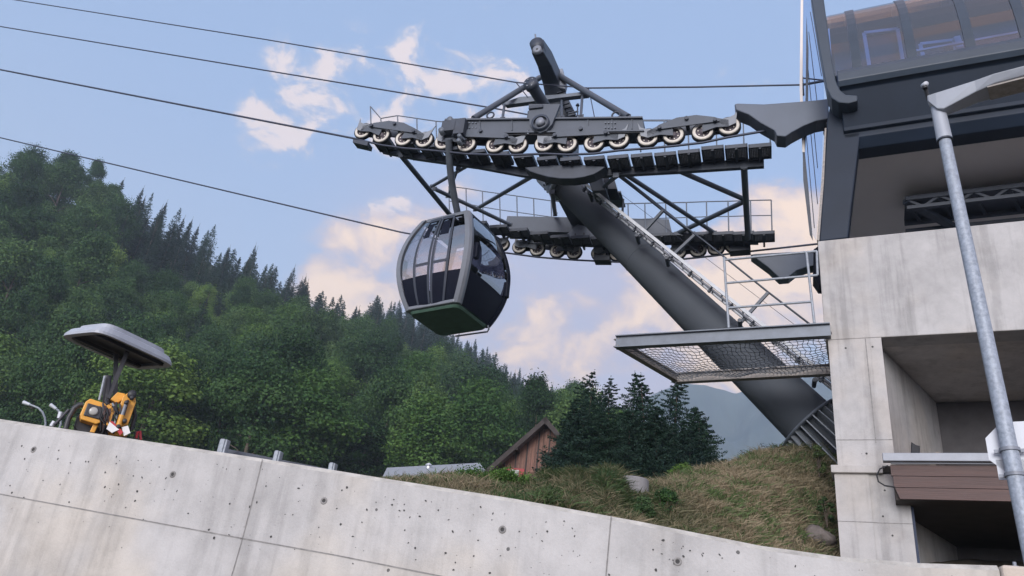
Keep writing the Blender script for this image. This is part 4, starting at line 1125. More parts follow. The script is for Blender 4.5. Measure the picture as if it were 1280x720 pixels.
rope('signal_cable', [T(735, 110, .9), T(870, 108, .9) - Z * .02, T(1003, 106, .9)], .020, 'thin level cable between the tower head and the station front')
c0, c1 = T(0, 33, 2.2), T(610, 134, 2.2)
rope('track_cable', [extend(c1, c0, 120), c0, c1, T(675, 146, 2.2), T(803, 150.5, 2.2), T(985, 150, 2.2), T(1030, 149, 2.2)], .022, 'second cable from the top running behind the tower head')
rope('guy_wire', [T(762, 232, 3.5), T(1012, 420, 3.5)], .006, 'very thin wire slanting down behind the ladder')

# ------------------------------------------------------------------ gondola
def build_gondola():
    Lc, Nc = frame(58)
    bot = P(540, 384, 17.6)
    # hang point on the near rope
    grip = T(566, 172, 0)
    cb = bot + Nc * .25
    root = thing('gondola_cabin', cb, 'dark rounded gondola cabin hanging from the near rope in front of the tower', 'gondola')
    H = 2.47
    X, Y, Zc = -Lc, Nc, Z                       # X right in the picture, Y away
    tilt = math.radians(5.0)                    # the cabin swings a little
    Zt = (Z * math.cos(tilt) + X * math.sin(tilt) * -0.35).normalized(); Xt = (X - Zt * X.dot(Zt)).normalized(); Yt = Zt.cross(Xt)
    o0 = bot + Yt * .70
    def q(x, y, z): return o0 + Xt * x + Yt * y + Zt * z
    ts = [i / 24 for i in range(25)]
    def hx(t): return .59 + .39 * math.sin(math.pi * (t * .92 + .04)) ** .85 + .04 * (1 - t)
    def hy(t): return .62 + .31 * math.sin(math.pi * (t * .92 + .04)) ** .85 + .02 * (1 - t)
    def ring(t, ins=0., rc=.17, nc=6, z=None):
        a, b = hx(t) - ins, hy(t) - ins; pts = []
        for (sx, sy, a0) in ((1, 1, 0), (-1, 1, 90), (-1, -1, 180), (1, -1, 270)):
            for k in range(nc + 1):
                an = math.radians(a0 + 90 * k / nc); pts.append((sx * (a - rc) + rc * math.cos(an), sy * (b - rc) + rc * math.sin(an)))
        zz = t * H if z is None else z
        return [q(x, y, zz) for x, y in pts]
    # glazed shell, panel by panel: four sides as curved sheets between the corner frames
    def sheet(side, u0, u1, t0, t1, m_, ins=.02, mb=None, nu=4, nt=12):
        vs = []
        for i in range(nt + 1):
            t = t0 + (t1 - t0) * i / nt; a, b = hx(t) - ins, hy(t) - ins
            for k in range(nu + 1):
                u = u0 + (u1 - u0) * k / nu
                bow = .05 * (1 - u * u)
                if side == 'front': vs.append(q(u * a, -(b + bow), t * H))
                elif side == 'back': vs.append(q(u * a, b + bow, t * H))
                elif side == 'right': vs.append(q(a + bow, u * b, t * H))
                else: vs.append(q(-(a + bow), u * b, t * H))
        fs = [(i * (nu + 1) + k, i * (nu + 1) + k + 1, (i + 1) * (nu + 1) + k + 1, (i + 1) * (nu + 1) + k) for i in range(nt) for k in range(nu)]
        mb.raw(vs, fs, m_, True)
    # corner frames
    for sx in (-1, 1):
        for sy in (-1, 1):
            m = MB(); pts = []
            big = .075 if sy < 0 else .05
            vs = []; n = len(ts)
            for t in ts:
                a, b = hx(t), hy(t)
                c_ = [(sx * (a + .01), sy * (b + .045)), (sx * (a - .11), sy * (b + .05)), (sx * (a - .10), sy * (b - .05)), (sx * (a - .04), sy * (b - .13)), (sx * (a + .035), sy * (b - .12)), (sx * (a + .05), sy * (b - .02))]
                vs += [q(x, y, t * H) for x, y in c_]
            fs = [(i * 6 + k, i * 6 + (k + 1) % 6, (i + 1) * 6 + (k + 1) % 6, (i + 1) * 6 + k) for i in range(n - 1) for k in range(6)] + [tuple(range(6)), tuple(range((n - 1) * 6, n * 6))]
            m.raw(vs, fs, 'cabin frame' if sy < 0 else 'cabin black'); m.build('corner_frame', root)
    # doors: two leaves with dark stiles and glass
    for s_ in (-1, 1):
        m = MB(); u0, u1 = (0.012, .50) if s_ > 0 else (-.50, -.012)
        for (a_, b_) in ((u0, u0 + .07), (u1 - .07, u1)): sheet('front', a_, b_, .02, .97, 'door stile', -.015, m, 1, 16)
        sheet('front', u0, u1, .93, .97, 'door stile', -.016, m, 2, 2)
        sheet('front', u0, u1, .40, .425, 'door stile', -.016, m, 2, 2)
        sheet('front', u0, u1, .02, .30, 'cabin black', -.012, m, 2, 6)
        dr = m.build('door', root)
        m = MB(); sheet('front', u0 + .07, u1 - .07, .30, .93, 'cabin glass', .0, m); m.build('door_glass', dr)
        m = MB(); sheet('front', u0 + .10, u0 + .28 if s_ < 0 else u1 - .12, .72, .90, 'cabin black', -.004, m, 2, 3)
        m.build('vent_window', dr)
    for s_ in (-1, 1):
        m = MB(); u0, u1 = (.52, .86) if s_ > 0 else (-.86, -.52)
        sheet('front', u0, u1, .30, .95, 'cabin glass', .0, m); m.build('side_window', root)
        m = MB(); sheet('front', u0, u1, .0, .30, 'cabin black', -.004, m, 2, 6); m.build('lower_panel', root)
    for side in ('right', 'left', 'back'):
        m = MB(); g_ = 'cabin mirror glass' if side == 'right' else 'cabin glass'
        sheet(side, -.90, .90, .30, .96, g_, .0, m, 6, 16); m.build('end_window', root)
        m2_ = MB(); sheet(side, -.9, .9, .0, .31, 'cabin black', -.003, m2_, 4, 6)
        if side == 'right': m2_.build('lower_panel', root)
        if side != 'right':
            m = MB(); sheet(side, -.9, .9, .0, .31, 'cabin black', -.003, m, 4, 6); m.build('lower_panel', root)
        else:
            m = MB()
            for t in (.985, .045):
                m = MB(); sheet(side, -.92, .92, t - .03, t + .015, 'cabin black', -.004, m, 6, 2); m.build('window_trim', root)
            pass
    # side bumper pads
    for sx, sy, t in ((1, -.72, .52), (1, .88, .40), (-1, -.7, .50)):
        m = MB(); c_ = q(sx * (hx(t) + .04), sy * hy(t), t * H); m.box(c_, (Xt, Yt, Zt), (.10, .14, .42), 'cabin black'); m.build('bumper_pad', root, bevel=.03)
    # floor pan and sill
    m = MB(); r0, r1, r2 = ring(0, .03, z=-.07), ring(0, .0, z=-.03), ring(0, -.02, z=.04)
    n = len(r0); m.raw(r0 + r1 + r2, [(i, (i + 1) % n, n + (i + 1) % n, n + i) for i in range(n)] + [(n + i, n + (i + 1) % n, 2 * n + (i + 1) % n, 2 * n + i) for i in range(n)] , 'cabin floor')
    m.raw(r0, [tuple(range(n))[::-1]], 'cabin floor'); m.raw([p + Zt * .03 for p in r1], [tuple(range(n))], 'cabin black')
    m.build('floor_pan', root)
    m = MB(); m.box(q(0, -(hy(0) + .03), .04), (Xt, Yt, Zt), (2 * hx(0) - .1, .10, .09), 'cabin frame'); m.build('door_sill', root, bevel=.02)
    m = MB(); m.tube([q(-.25, hy(0) + .02, -.10), q(hx(0) - .05, hy(0) + .04, -.10), q(hx(0) + .04, hy(0) - .05, -.08), q(hx(0) + .03, hy(0) - .1, .0)], .022, 'bright steel', 8); m.build('bumper_rail', root)
    # roof
    m = MB(); rr0, rr1, rr2 = ring(1, -.02, z=H - .06), ring(1, -.01, z=H + .03), ring(1, .18, z=H + .10)
    m.raw(rr0 + rr1 + rr2, [(i, (i + 1) % n, n + (i + 1) % n, n + i) for i in range(n)] + [(n + i, n + (i + 1) % n, 2 * n + (i + 1) % n, 2 * n + i) for i in range(n)], 'cabin frame', True)
    m.raw(rr2, [tuple(range(n))], 'cabin frame'); m.raw(rr0, [tuple(range(n))[::-1]], 'cabin black'); m.build('roof', root)
    # benches and inner floor
    for sx in (-1, 1):
        m = MB(); m.box(q(sx * (hx(.3) - .30), 0, .50), (Xt, Yt, Zt), (.42, 1.5, .10), 'seat cloth'); m.box(q(sx * (hx(.4) - .12), 0, .78), (Xt, Yt, Zt), (.08, 1.5, .46), 'seat cloth'); m.build('bench', root, bevel=.03)
    # hanger arm and grip
    top = q(0, -.0, H + .08)
    m = MB(); g1 = grip - Z * .18
    side_off = -N * .22
    pth = [g1 + side_off * .9, g1.lerp(top, .25) + side_off * 1.1 + L * .03, g1.lerp(top, .5) + side_off * .9 + L * .05, g1.lerp(top, .78) + side_off * .4 + L * .03, top + Z * .02]
    fine = []
    for i in range(len(pth) - 1):
        for k in range(5): fine.append(pth[i].lerp(pth[i + 1], k / 5))
    fine.append(pth[-1])
    for i in range(3):
        fine = [fine[0]] + [(fine[j - 1] + fine[j] * 2 + fine[j + 1]) / 4 for j in range(1, len(fine) - 1)] + [fine[-1]]
    m.tube(fine, .085, 'frame grey', 14); m.box(top + Z * .03, (X, Y, Z), (.5, .36, .07), 'cabin black'); m.build('hanger_arm', root)
    m = MB(); g = grip - N * .22
    m.box(g + Z * .10, (L, N, Z), (.34, .26, .30), 'dark steel'); m.box(g - L * .28 + Z * .06, (L, N, Z), (.26, .24, .44), 'dark steel')
    m.lathe(g + L * .16 - N * .05 - Z * .02, N, [(-.10, 0), (-.10, .07), (.05, .08)], 'frame grey', 16); m.lathe(g + Z * .30 - N * .02, N, [(-.1, 0), (-.1, .075), (.08, .08)], 'frame grey', 16)
    m.lathe(g - L * .32 - Z * .22, N, [(-.12, 0), (-.12, .05), (.05, .06)], 'frame grey', 12); m.lathe(g - L * .32 - Z * .36, N, [(-.12, 0), (-.12, .05), (.05, .06)], 'frame grey', 12)
    m.tube([g + L * .1 + Z * .28, g - L * .4 + Z * .24], .03, 'dark steel', 8); m.tube([g - L * .05 + Z * .1, g - L * .45 - Z * .3], .03, 'dark steel', 8)
    m.box(grip, (L, N, Z), (.30, .12, .12), 'dark steel'); m.build('rope_grip', root)
    for nm, pq in (('bfl', q(-hx(0), -hy(0), 0)), ('bfr', q(hx(0), -hy(0), 0)), ('bbr', q(hx(0), hy(0), 0)), ('tfl', q(-hx(1), -hy(1), H)), ('tfr', q(hx(1), -hy(1), H)), ('midL', q(-hx(.45), -hy(.45), H * .45)), ('midR', q(hx(.45), -hy(.45), H * .45)), ('midBR', q(hx(.45), hy(.45), H * .45))):
        print(nm, [round(v, 1) for v in project(pq)])
build_gondola()

# ------------------------------------------------------------------ station building
station = thing('station_building', (K0.x, K0.y, 0), 'concrete and glass cableway station with dark navy frame at the right', 'station')
def sp(m, name, parent=station, bevel=0.): return m.build(name, parent, bevel=bevel)
ZT = 8.86; ZB = 6.96; DEPTH = 3.6; SR = 9.0
m = MB()
m.prism([SQ(0, ZB), SQ(SR, ZB), SQ(SR, ZT), SQ(0, ZT)], Ns * .45, 'station concrete'); sp(m, 'front_beam', bevel=.015)
m = MB()    # slab seen from below, side wall, back wall
m.prism([SQ(0, ZB + .02, .45), SQ(SR, ZB + .02, .45), SQ(SR, ZB + .02, 9), SQ(0, ZB + .02, 9)], Z * .25, 'slab concrete'); sp(m, 'floor_slab')
_r = ray(1170, 503); _c = CAM + _r * ((ZB - CAM.z) / _r.z); s1_ = (_c - K0).dot(E); o1_ = (_c - K0).dot(Ns); print('splay', s1_, o1_)
m = MB(); m.prism([SQ(.03, -.2, .45), SQ(.83, -.2, .45), SQ(s1_, -.2, o1_), SQ(.03, -.2, o1_ + .01)], Z * (ZB + .2), 'station concrete'); sp(m, 'side_wall')
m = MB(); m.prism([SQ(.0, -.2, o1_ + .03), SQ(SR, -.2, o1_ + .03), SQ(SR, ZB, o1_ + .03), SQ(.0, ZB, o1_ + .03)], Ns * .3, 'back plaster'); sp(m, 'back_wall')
m = MB(); zl = 4.86
m.prism([SQ(.04, zl, .0), SQ(.84, zl, .0), SQ(.84, ZB - .004, .0), SQ(.04, ZB - .004, .0)], Ns * .447, 'station concrete')
m.prism([SQ(.60, zl + .35, -.004), SQ(.612, zl + .35, -.004), SQ(.612, ZB - .01, -.004), SQ(.60, ZB - .01, -.004)], Ns * .003, 'hole rim')
m.prism([SQ(.05, zl + .40, -.004), SQ(.84, zl + .40, -.004), SQ(.84, zl + .412, -.004), SQ(.05, zl + .412, -.004)], Ns * .003, 'hole rim')
for s_, z_ in ((.46, 5.05), (.3, 6.8), (.7, 6.8)): m.lathe(SQ(s_, z_, -.003), Ns, [(0, 0), (0, .016)], 'dark hole', 12)
sp(m, 'upper_pillar', bevel=.012)
m = MB(); m.prism([SQ(-.06, zl - .12, -.07), SQ(.66, zl - .12, -.07), SQ(.66, zl - .003, -.07), SQ(-.06, zl - .003, -.07)], Ns * .5, 'station concrete'); sp(m, 'pillar_ledge', bevel=.01)
m = MB()
m.prism([SQ(-.02, -.2, .0), SQ(.46, -.2, .0), SQ(.46, zl - .12, .0), SQ(-.02, zl - .12, .0)], Ns * .447, 'station concrete')
m.prism([SQ(.46, -.2, .025), SQ(.98, -.2, .025), SQ(.98, zl - .12, .025), SQ(.46, zl - .12, .025)], Ns * .42, 'station concrete')
m.prism([SQ(-.02, 4.02, -.004), SQ(.46, 4.02, -.004), SQ(.46, 4.03, -.004), SQ(-.02, 4.03, -.004)], Ns * .003, 'hole rim')
m.prism([SQ(.46, 4.02, .021), SQ(.98, 4.02, .021), SQ(.98, 4.03, .021), SQ(.46, 4.03, .021)], Ns * .003, 'hole rim')
for s_, z_ in ((.70, 3.85), (.66, 4.5), (.85, 4.3), (.60, 4.12)): m.lathe(SQ(s_, z_, .020), Ns, [(0, 0), (0, .014)], 'dark hole', 12)
sp(m, 'lower_pillar', bevel=.012)
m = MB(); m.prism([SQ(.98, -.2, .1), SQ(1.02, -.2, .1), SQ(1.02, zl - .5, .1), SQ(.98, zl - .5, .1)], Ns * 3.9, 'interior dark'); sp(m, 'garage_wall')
# canopy with gutter and brown boards
m = MB(); g0, g1 = S(1100, 571, -.45), S(1236, 562, -.45); zg = g0.z
def C_(x, y): p = S(x, y, -.45); return (p - K0).dot(E)
sg = C_(1103, 570); zg1 = S(1103, 577, -.45).z; zg2 = S(1103, 567, -.45).z
m.prism([SQ(sg, zg1, -.50), SQ(SR, zg1, -.50), SQ(SR, zg2, -.50), SQ(sg, zg2, -.50)], Ns * .14, 'gutter metal')
m.prism([SQ(sg + .10, zg1 - .025, -.43), SQ(SR, zg1 - .025, -.43), SQ(SR, zg1, -.43), SQ(sg + .10, zg1, -.43)], Ns * .05, 'gutter metal'); cn = sp(m, 'gutter', bevel=.008)
m = MB(); zw0, zw1 = S(1125, 624, -.38).z, zg1 - .027; sw = C_(1114, 590)
nb = 3
for k in range(nb):
    z0_ = zw1 - (zw1 - zw0) * (k + 1) / nb; z1_ = zw1 - (zw1 - zw0) * k / nb
    sh = sw + (.0 if k == 0 else (.02 if k == 1 else .03))
    m.prism([SQ(sh + (.05 if k == 2 else 0), z0_ + .006, -.38), SQ(SR, z0_ + .006, -.38), SQ(SR, z1_ - .002, -.38), SQ(sh, z1_ - .002, -.38)], Ns * .06, 'brown boards')
m.prism([SQ(sw + .03, zw0, -.32), SQ(SR, zw0, -.32), SQ(SR, zw1, -.32), SQ(sw + .03, zw1, -.32)], Ns * 4.2, 'chalet dark')
sp(m, 'canopy_boards')
m = MB(); cl = [S(x, y, -.40) for x, y in [(1110, 582), (1100, 586), (1096, 594), (1098, 602), (1106, 607), (1119, 609)]]; m.tube(cl, .011, 'black rubber', 8); sp(m, 'drip_cable')
m = MB(); q = S(1144, 556, -.1); m.prism([S(x, y, -.1) for x, y in [(1139, 566), (1139, 552), (1145, 556), (1150, 557), (1150, 566)]], Ns * .2, 'black rubber'); sp(m, 'junction_box', bevel=.01)

# upper steel-and-glass hall
s0 = .18
zlip0, zlip1 = 10.9, 11.85
m = MB()   # rounded fascia over a sloping dark underside
sec_ = [(-.42, 12.25), (-.50, 12.1), (-.50, 11.95), (-.44, 11.86), (-.36, 11.82), (-.06, 11.20), (-.06, 11.12), (.02, 11.10), (.02, 11.0), (.16, 10.82), (.5, 10.82), (.6, 12.25)]
m.prism([SQ(.60, z, o) for o, z in sec_], E * (SR - .6), 'station navy'); sp(m, 'lip_beam', bevel=.015)
m = MB(); m.prism([SQ(.58, z, o) for o, z in [(-.43, 12.26), (-.515, 12.11), (-.515, 11.94), (-.45, 11.845), (-.40, 11.90), (-.40, 12.26)]], E * (SR - .58), 'station frame'); sp(m, 'fascia', bevel=.01)
m = MB(); m.prism([SQ(.64, 10.9, .35), SQ(SR, 10.9, .35), SQ(SR, 10.8, 5.5), SQ(.2, 10.8, 5.5)], Z * .08, 'soffit panel'); sp(m, 'soffit')
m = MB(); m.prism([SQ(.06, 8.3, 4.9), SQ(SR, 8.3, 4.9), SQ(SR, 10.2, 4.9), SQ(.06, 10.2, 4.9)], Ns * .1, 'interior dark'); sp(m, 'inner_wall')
# dark leg panel at the corner, leaning
m = MB(); m.prism([S(x, y, .02) for x, y in [(1024, 301.5), (1060, 297), (1064, 260), (1074, 178), (1080, 128), (1040, 118), (1034, 150), (1029, 230)]], Ns * .35, 'station navy'); sp(m, 'corner_leg', bevel=.02)
m = MB(); m.prism([S(x, y, -.01) for x, y in [(1021, 300), (1024, 301), (1030, 225), (1033, 160), (1031, 160), (1027, 222)]], Ns * .3, 'rusty frame'); sp(m, 'edge_trim')
# hanging truss behind the parapet
m = MB()
tz = [(P(1130, 248, 15.0)), (P(1290, 233, 14.2))]
def HZ(x, y, z): rr_ = ray(x, y); return CAM + rr_ * ((z - CAM.z) / rr_.z)
a = HZ(1132, 250, 10.55); b = a + E * 7.5; dp_ = .20
for dz, dn in ((0, 0), (-dp_, 0), (0, .9), (-dp_, .9)): m.bar(a + Z * dz + Ns * dn, b + Z * dz + Ns * dn, .10, .07, 'dark steel')
for k in range(13):
    p = a.lerp(b, k / 13); q = a.lerp(b, (k + .5) / 13); m.bar(p, q - Z * dp_, .05, .05, 'dark steel'); m.bar(q - Z * dp_, a.lerp(b, (k + 1) / 13), .05, .05, 'dark steel'); m.bar(p, q + Ns * .9, .06, .05, 'dark steel')
m.prism([a + Z * .05, b + Z * .05, b + Z * .05 + Ns * .9, a + Z * .05 + Ns * .9], Z * .04, 'dark steel')
m.bar(a - Z * .02, HZ(1192, 284, 10.35), .14, .10, 'dark steel')
sp(m, 'truss')
# corner frame hoop and barrel glazing
prof = []                                                # (offset, z) of the glass curve
for k in range(15):
    a_ = math.radians(90 * k / 14); prof.append((-.36 + 1.5 * (1 - math.cos(a_)), 12.2 + 2.65 * math.sin(a_)))
def strip(s_a, s_b, d_in, m_, mb_, k0=0, k1=14, thick=.0):
    pts = prof[k0:k1 + 1]
    for i in range(len(pts) - 1):
        (o0_, z0_), (o1_, z1_) = pts[i], pts[i + 1]
        mb_.face([SQ(s_a, z0_, o0_ + d_in), SQ(s_b, z0_, o0_ + d_in), SQ(s_b, z1_, o1_ + d_in), SQ(s_a, z1_, o1_ + d_in)], m_, True)
def hoop(s_a, w, name, m_, proud=.07, par=station):
    mb_ = MB(); outer = [(o - proud * math.cos(math.radians(90 * k / 14)), z + proud * math.sin(math.radians(90 * k / 14))) for k, (o, z) in enumerate(prof)]
    inner = [(o + .06 * math.cos(math.radians(90 * k / 14)), z - .06 * math.sin(math.radians(90 * k / 14))) for k, (o, z) in enumerate(prof)]
    for i in range(14):
        for (A_, B_) in ((outer, outer), (inner, inner)):
            mb_.face([SQ(s_a, A_[i][1], A_[i][0]), SQ(s_a + w, A_[i][1], A_[i][0]), SQ(s_a + w, A_[i + 1][1], A_[i + 1][0]), SQ(s_a, A_[i + 1][1], A_[i + 1][0])], m_, True)
        for ss in (s_a, s_a + w):
            mb_.face([SQ(ss, outer[i][1], outer[i][0]), SQ(ss, inner[i][1], inner[i][0]), SQ(ss, inner[i + 1][1], inner[i + 1][0]), SQ(ss, outer[i + 1][1], outer[i + 1][0])], m_)
    return mb_.build(name, par)
ribs = [.30 + .40] + []
m = MB(); strip(.5, SR, 0, 'station glass', m); gz = sp(m, 'glazing')
for px in (1062, 1130, 1203, 1273):
    s_ = (S(px, 60, -.1) - K0).dot(E); hoop(s_, .16, 'glazing_rib', 'station frame', .02)
for s_ in (4.9, 6.0, 7.1, 8.2): hoop(s_, .16, 'glazing_rib', 'station frame', .02)
m = MB()
m.prism([S(x, y, -.46) for x, y in [(1012, -14), (1028, -14), (1034, 30), (1040, 75), (1045, 100), (1050, 112), (1057, 118), (1072, 119), (1072, 126), (1060, 129), (1048, 128), (1039, 122), (1033, 110), (1022, 50)]], Ns * .5, 'station frame'); sp(m, 'corner_frame', bevel=.02)
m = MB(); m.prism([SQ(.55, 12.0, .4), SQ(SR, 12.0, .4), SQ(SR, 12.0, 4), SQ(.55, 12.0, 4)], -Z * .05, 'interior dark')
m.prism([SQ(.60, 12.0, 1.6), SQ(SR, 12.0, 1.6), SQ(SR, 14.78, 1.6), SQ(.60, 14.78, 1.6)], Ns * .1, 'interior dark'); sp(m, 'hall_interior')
m = MB(); m.prism([SQ(.55, 14.86, 1.14), SQ(SR, 14.86, 1.14), SQ(SR, 14.86, 6), SQ(.55, 14.86, 6)], Z * .08, 'station navy'); sp(m, 'roof')
# window frames standing inside the hall, seen through the glass
def inner_frame(x0, y0, x1, y1, off=.9):
    m = MB(); c4 = [S(x0, y0, off), S(x1, y0 - 5, off), S(x1 + 9, y1 - 6, off), S(x0 + 9, y1, off)]
    for i in range(4): m.bar(c4[i], c4[(i + 1) % 4], .07, .07, 'interior frame', up=Ns)
    m.face([c_ + Ns * .05 for c_ in c4], 'window dark')
    sp(m, 'inner_window', gz)
inner_frame(1080, 42, 1122, 98); inner_frame(1150, 56, 1192, 92)
m = MB(); m.prism([S(x, y, .8) for x, y in [(1192, 46), (1200, 44), (1214, 84), (1204, 87)]], Ns * .05, 'interior frame'); sp(m, 'inner_window', gz)
m = MB()
m.bar(S(1145, 64, .7), S(1300, 36, .7), .05, .045, 'interior frame'); sp(m, 'inner_rail', gz)
# glass wind screen on the line-side end
m = MB(); scr = [(1001, -12), (1026, -12), (1030, 120), (1026, 230), (1020, 300), (1014, 290), (1003, 190), (1000, 110)]
m.prism([S(x, y, 1.2) for x, y in scr], Ns * .02, 'wind screen glass'); ws = sp(m, 'wind_screen')
m = MB(); m.prism([S(x, y, 1.16) for x, y in [(1008, 20), (1010.5, 60), (1010, 130), (1006, 190), (1010, 230), (1016, 300), (1012, 292), (1004, 225), (1003.4, 190), (1007, 120)]], Ns * .04, 'dark steel')
m.prism([S(x, y, 1.15) for x, y in [(1001, -12), (1004, -12), (1003, 110), (1006, 190), (1003, 190), (999.5, 110)]], Ns * .05, 'edge' if 'edge' in MATS else 'soffit panel'); sp(m, 'screen_frame', ws)
m = MB()
for a, b in (((1011, 40), (1024, 150)), ((1010, 85), (1022, 210)), ((1010, 130), (1022, 255)), ((1008, 170), (1018, 285)), ((1013, 15), (1027, 95))): m.tube([S(*a, 1.15), S(*b, 1.15)], .008, 'dark steel', 5)
sp(m, 'tension_rod', ws)
# cable bracket at the corner
m = MB(); q = T(1003, 106, .9); m.tube([q + Z * .25, q - Z * .3], .03, 'dark steel', 6); m.tube([q, q + E * .5], .03, 'dark steel', 6); m.tube([q + Z * .2, q + E * .5], .018, 'dark steel', 6); sp(m, 'cable_bracket')
# rope trumpets
m = MB(); m.prism([T(x, y, -.2) for x, y in [(918, 130), (922, 129), (955, 130), (990, 127.5), (1020, 125), (1036, 123), (1036, 148), (1020, 151), (1005, 157), (990, 165), (982, 170.5), (971, 169.5), (968, 163), (950, 153), (936, 143), (920, 137)]], N * .4, 'trumpet paint'); tr = sp(m, 'rope_trumpet', bevel=.02)
m = MB(); m.prism([T(x, y, -.12) for x, y in [(1030, 148), (1045, 142), (1060, 160), (1056, 178), (1040, 170)]], N * .5, 'dark steel'); sp(m, 'trumpet_mount', bevel=.02)
m = MB(); m.prism([T(x, y, 4.8) for x, y in [(938, 318), (945, 317), (1014, 313.5), (1021, 315), (1022, 331), (1008, 334), (996, 338), (986, 346), (974, 347), (960, 334)]], N * .4, 'trumpet paint'); sp(m, 'rope_trumpet', bevel=.02)
m = MB(); m.prism([T(x, y, 4.6) for x, y in [(1017, 312), (1026, 305), (1032, 356), (1024, 356), (1017, 346)]], N * .5, 'cabin black'); sp(m, 'trumpet_mount')

# safety platform with net below the rope outlet, cantilevered off the corner
pz = S(1037, 415, .0).z
def H_(x, y, z): 
    r_ = ray(x, y); return CAM + r_ * ((z - CAM.z) / r_.z)
pn0, pn1, pf0, pf1 = H_(770, 428, pz), H_(1038, 413, pz), H_(846, 473, pz), H_(1044, 462, pz)
print('platform', pn0, pn1, pf0, pf1)
m = MB(); m.ibar(pn0, pn1, .14, .24, .018, 'frame grey'); pfm = sp(m, 'platform_frame')
m = MB(); m.ibar(pn0, pf0, .12, .16, .016, 'rusty frame'); sp(m, 'platform_beam', pfm)
m = MB(); m.ibar(pf0, pf1, .14, .20, .016, 'rusty frame'); sp(m, 'platform_beam', pfm)
m = MB()
nu, nv = 38, 17
def npnt(u, v):
    a = pn0.lerp(pn1, u); b = pf0.lerp(pf1, u); p = a.lerp(b, v); sag = .16 * math.sin(math.pi * u) * math.sin(math.pi * v) + .03 * math.sin(u * 19 + v * 7)
    return p - Z * (sag + .02)
for i in range(nu + 1):
    m.tube([npnt(i / nu + .008 * math.sin(k * 2.1 + i), k / nv) for k in range(nv + 1)], .0058, 'frame grey', 4, False)
for k in range(1, nv): m.tube([npnt(i / nu, k / nv + .010 * math.sin(i * 1.7 + k)) for i in range(nu + 1)], .0058, 'frame grey', 4, False)
sp(m, 'net', pfm)
m = MB(); up = [( (907, 323), (911, 411) ), ((1009, 315), (1018, 404))]
ppn = [hit(x, y, pn0, (pn1 - pn0).cross(Z).normalized()) for x, y in [(906, 322), (911, 410), (1009, 314), (1018, 404)]]
nrm = (pn1 - pn0).cross(Z).normalized()
def PR(x, y): return hit(x, y, pn0, nrm)
for a, b in (((905, 322), (911, 410)), ((1008, 315), (1018, 404))): m.tube([PR(*a), PR(*b)], .024, 'galvanised', 8)
for a, b in (((904, 325), (1021, 314)), ((906, 354), (1022, 344)), ((909, 385), (1015, 377))): m.tube([PR(*a), PR(*b)], .022, 'galvanised', 8)
m.tube([PR(1021, 314), PR(1022, 344)], .022, 'galvanised', 8); sp(m, 'guard_rail', pfm)

# ------------------------------------------------------------------ street lamp in front, with the sign seen from behind
LPX, LPY = 3.70, 5.38
lb = P(1268, 590, 5.5); lt = P(1171, 128, 7.08)
print('lamp', lb, lt)
ldx = (lt - lb) / (lt.z - lb.z)
base_p = lb - ldx * lb.z
lamp = thing('street_lamp', base_p, 'tall galvanised street lamp with a flat arm luminaire standing before the station', 'street lamp')
m = MB(); nseg = 12; pts = [base_p + ldx * (lt.z * i / nseg) for i in range(nseg + 1)]
neck = base_p + ldx * (lt.z - .42)
pts = [base_p + ldx * ((lt.z - .40) * i / nseg) for i in range(nseg + 1)]
m.tube(pts, [.062 - .012 * i / nseg for i in range(nseg + 1)], 'pole zinc', 28); m.build('pole', lamp)
m = MB(); m.tube([neck - ldx * .02, neck + ldx * .36], [.064, .058], 'lamp grey', 24); m.tube([neck - ldx * .03, neck - ldx * .015], .066, 'dark steel', 24); m.build('neck', lamp)
hd0, hd1 = P(1161, 126, 7.1), P(1300, 93, 6.6)
hdir = (hd1 - hd0).normalized(); hs = hdir.cross(Z).normalized(); hu = hs.cross(hdir)
m = MB(); sec = []
ln = (hd1 - hd0).length
for t, w, h in ((-.01, .04, .02), (0, .07, .04), (.08, .08, .15), (.14, .085, .17), (.45, .12, .085), (.62, .15, .06), (1.0, .16, .05), (1.25, .12, .04)):
    p = hd0 + hdir * ln * t
    sec += [p + hs * w + hu * .012, p - hs * w + hu * .012, p - hs * w * .7 - hu * h, p + hs * w * .7 - hu * h, ]
ns_ = 8
m.raw(sec, [(i * 4 + k, i * 4 + (k + 1) % 4, i * 4 + 4 + (k + 1) % 4, i * 4 + 4 + k) for i in range(ns_ - 1) for k in range(4)] + [(3, 2, 1, 0), tuple(ns_ * 4 - 4 + k for k in range(4))], 'lamp grey'); hd = m.build('luminaire', lamp, bevel=.008)
m = MB(); p0, p1 = hd0 + hdir * ln * .55 - hu * .068, hd0 + hdir * ln * 1.15 - hu * .055; m.bar(p0, p1, .19, .022, 'lamp lens', up=hu); m.build('lens', hd)
m = MB(); q = P(1156, 107, 7.08); m.tube([q, hd0 + Z * .0], .018, 'machine dark', 8); m.lathe(q + Z * .01, (P(1160, 104, 7) - q), [(-.035, 0), (-.035, .024), (.035, .024), (.035, 0)], 'sign white', 14); m.lathe(q - Z * .015, Z, [(-.02, .02), (0, .03), (.01, 0)], 'machine dark', 10); m.build('light_sensor', lamp)
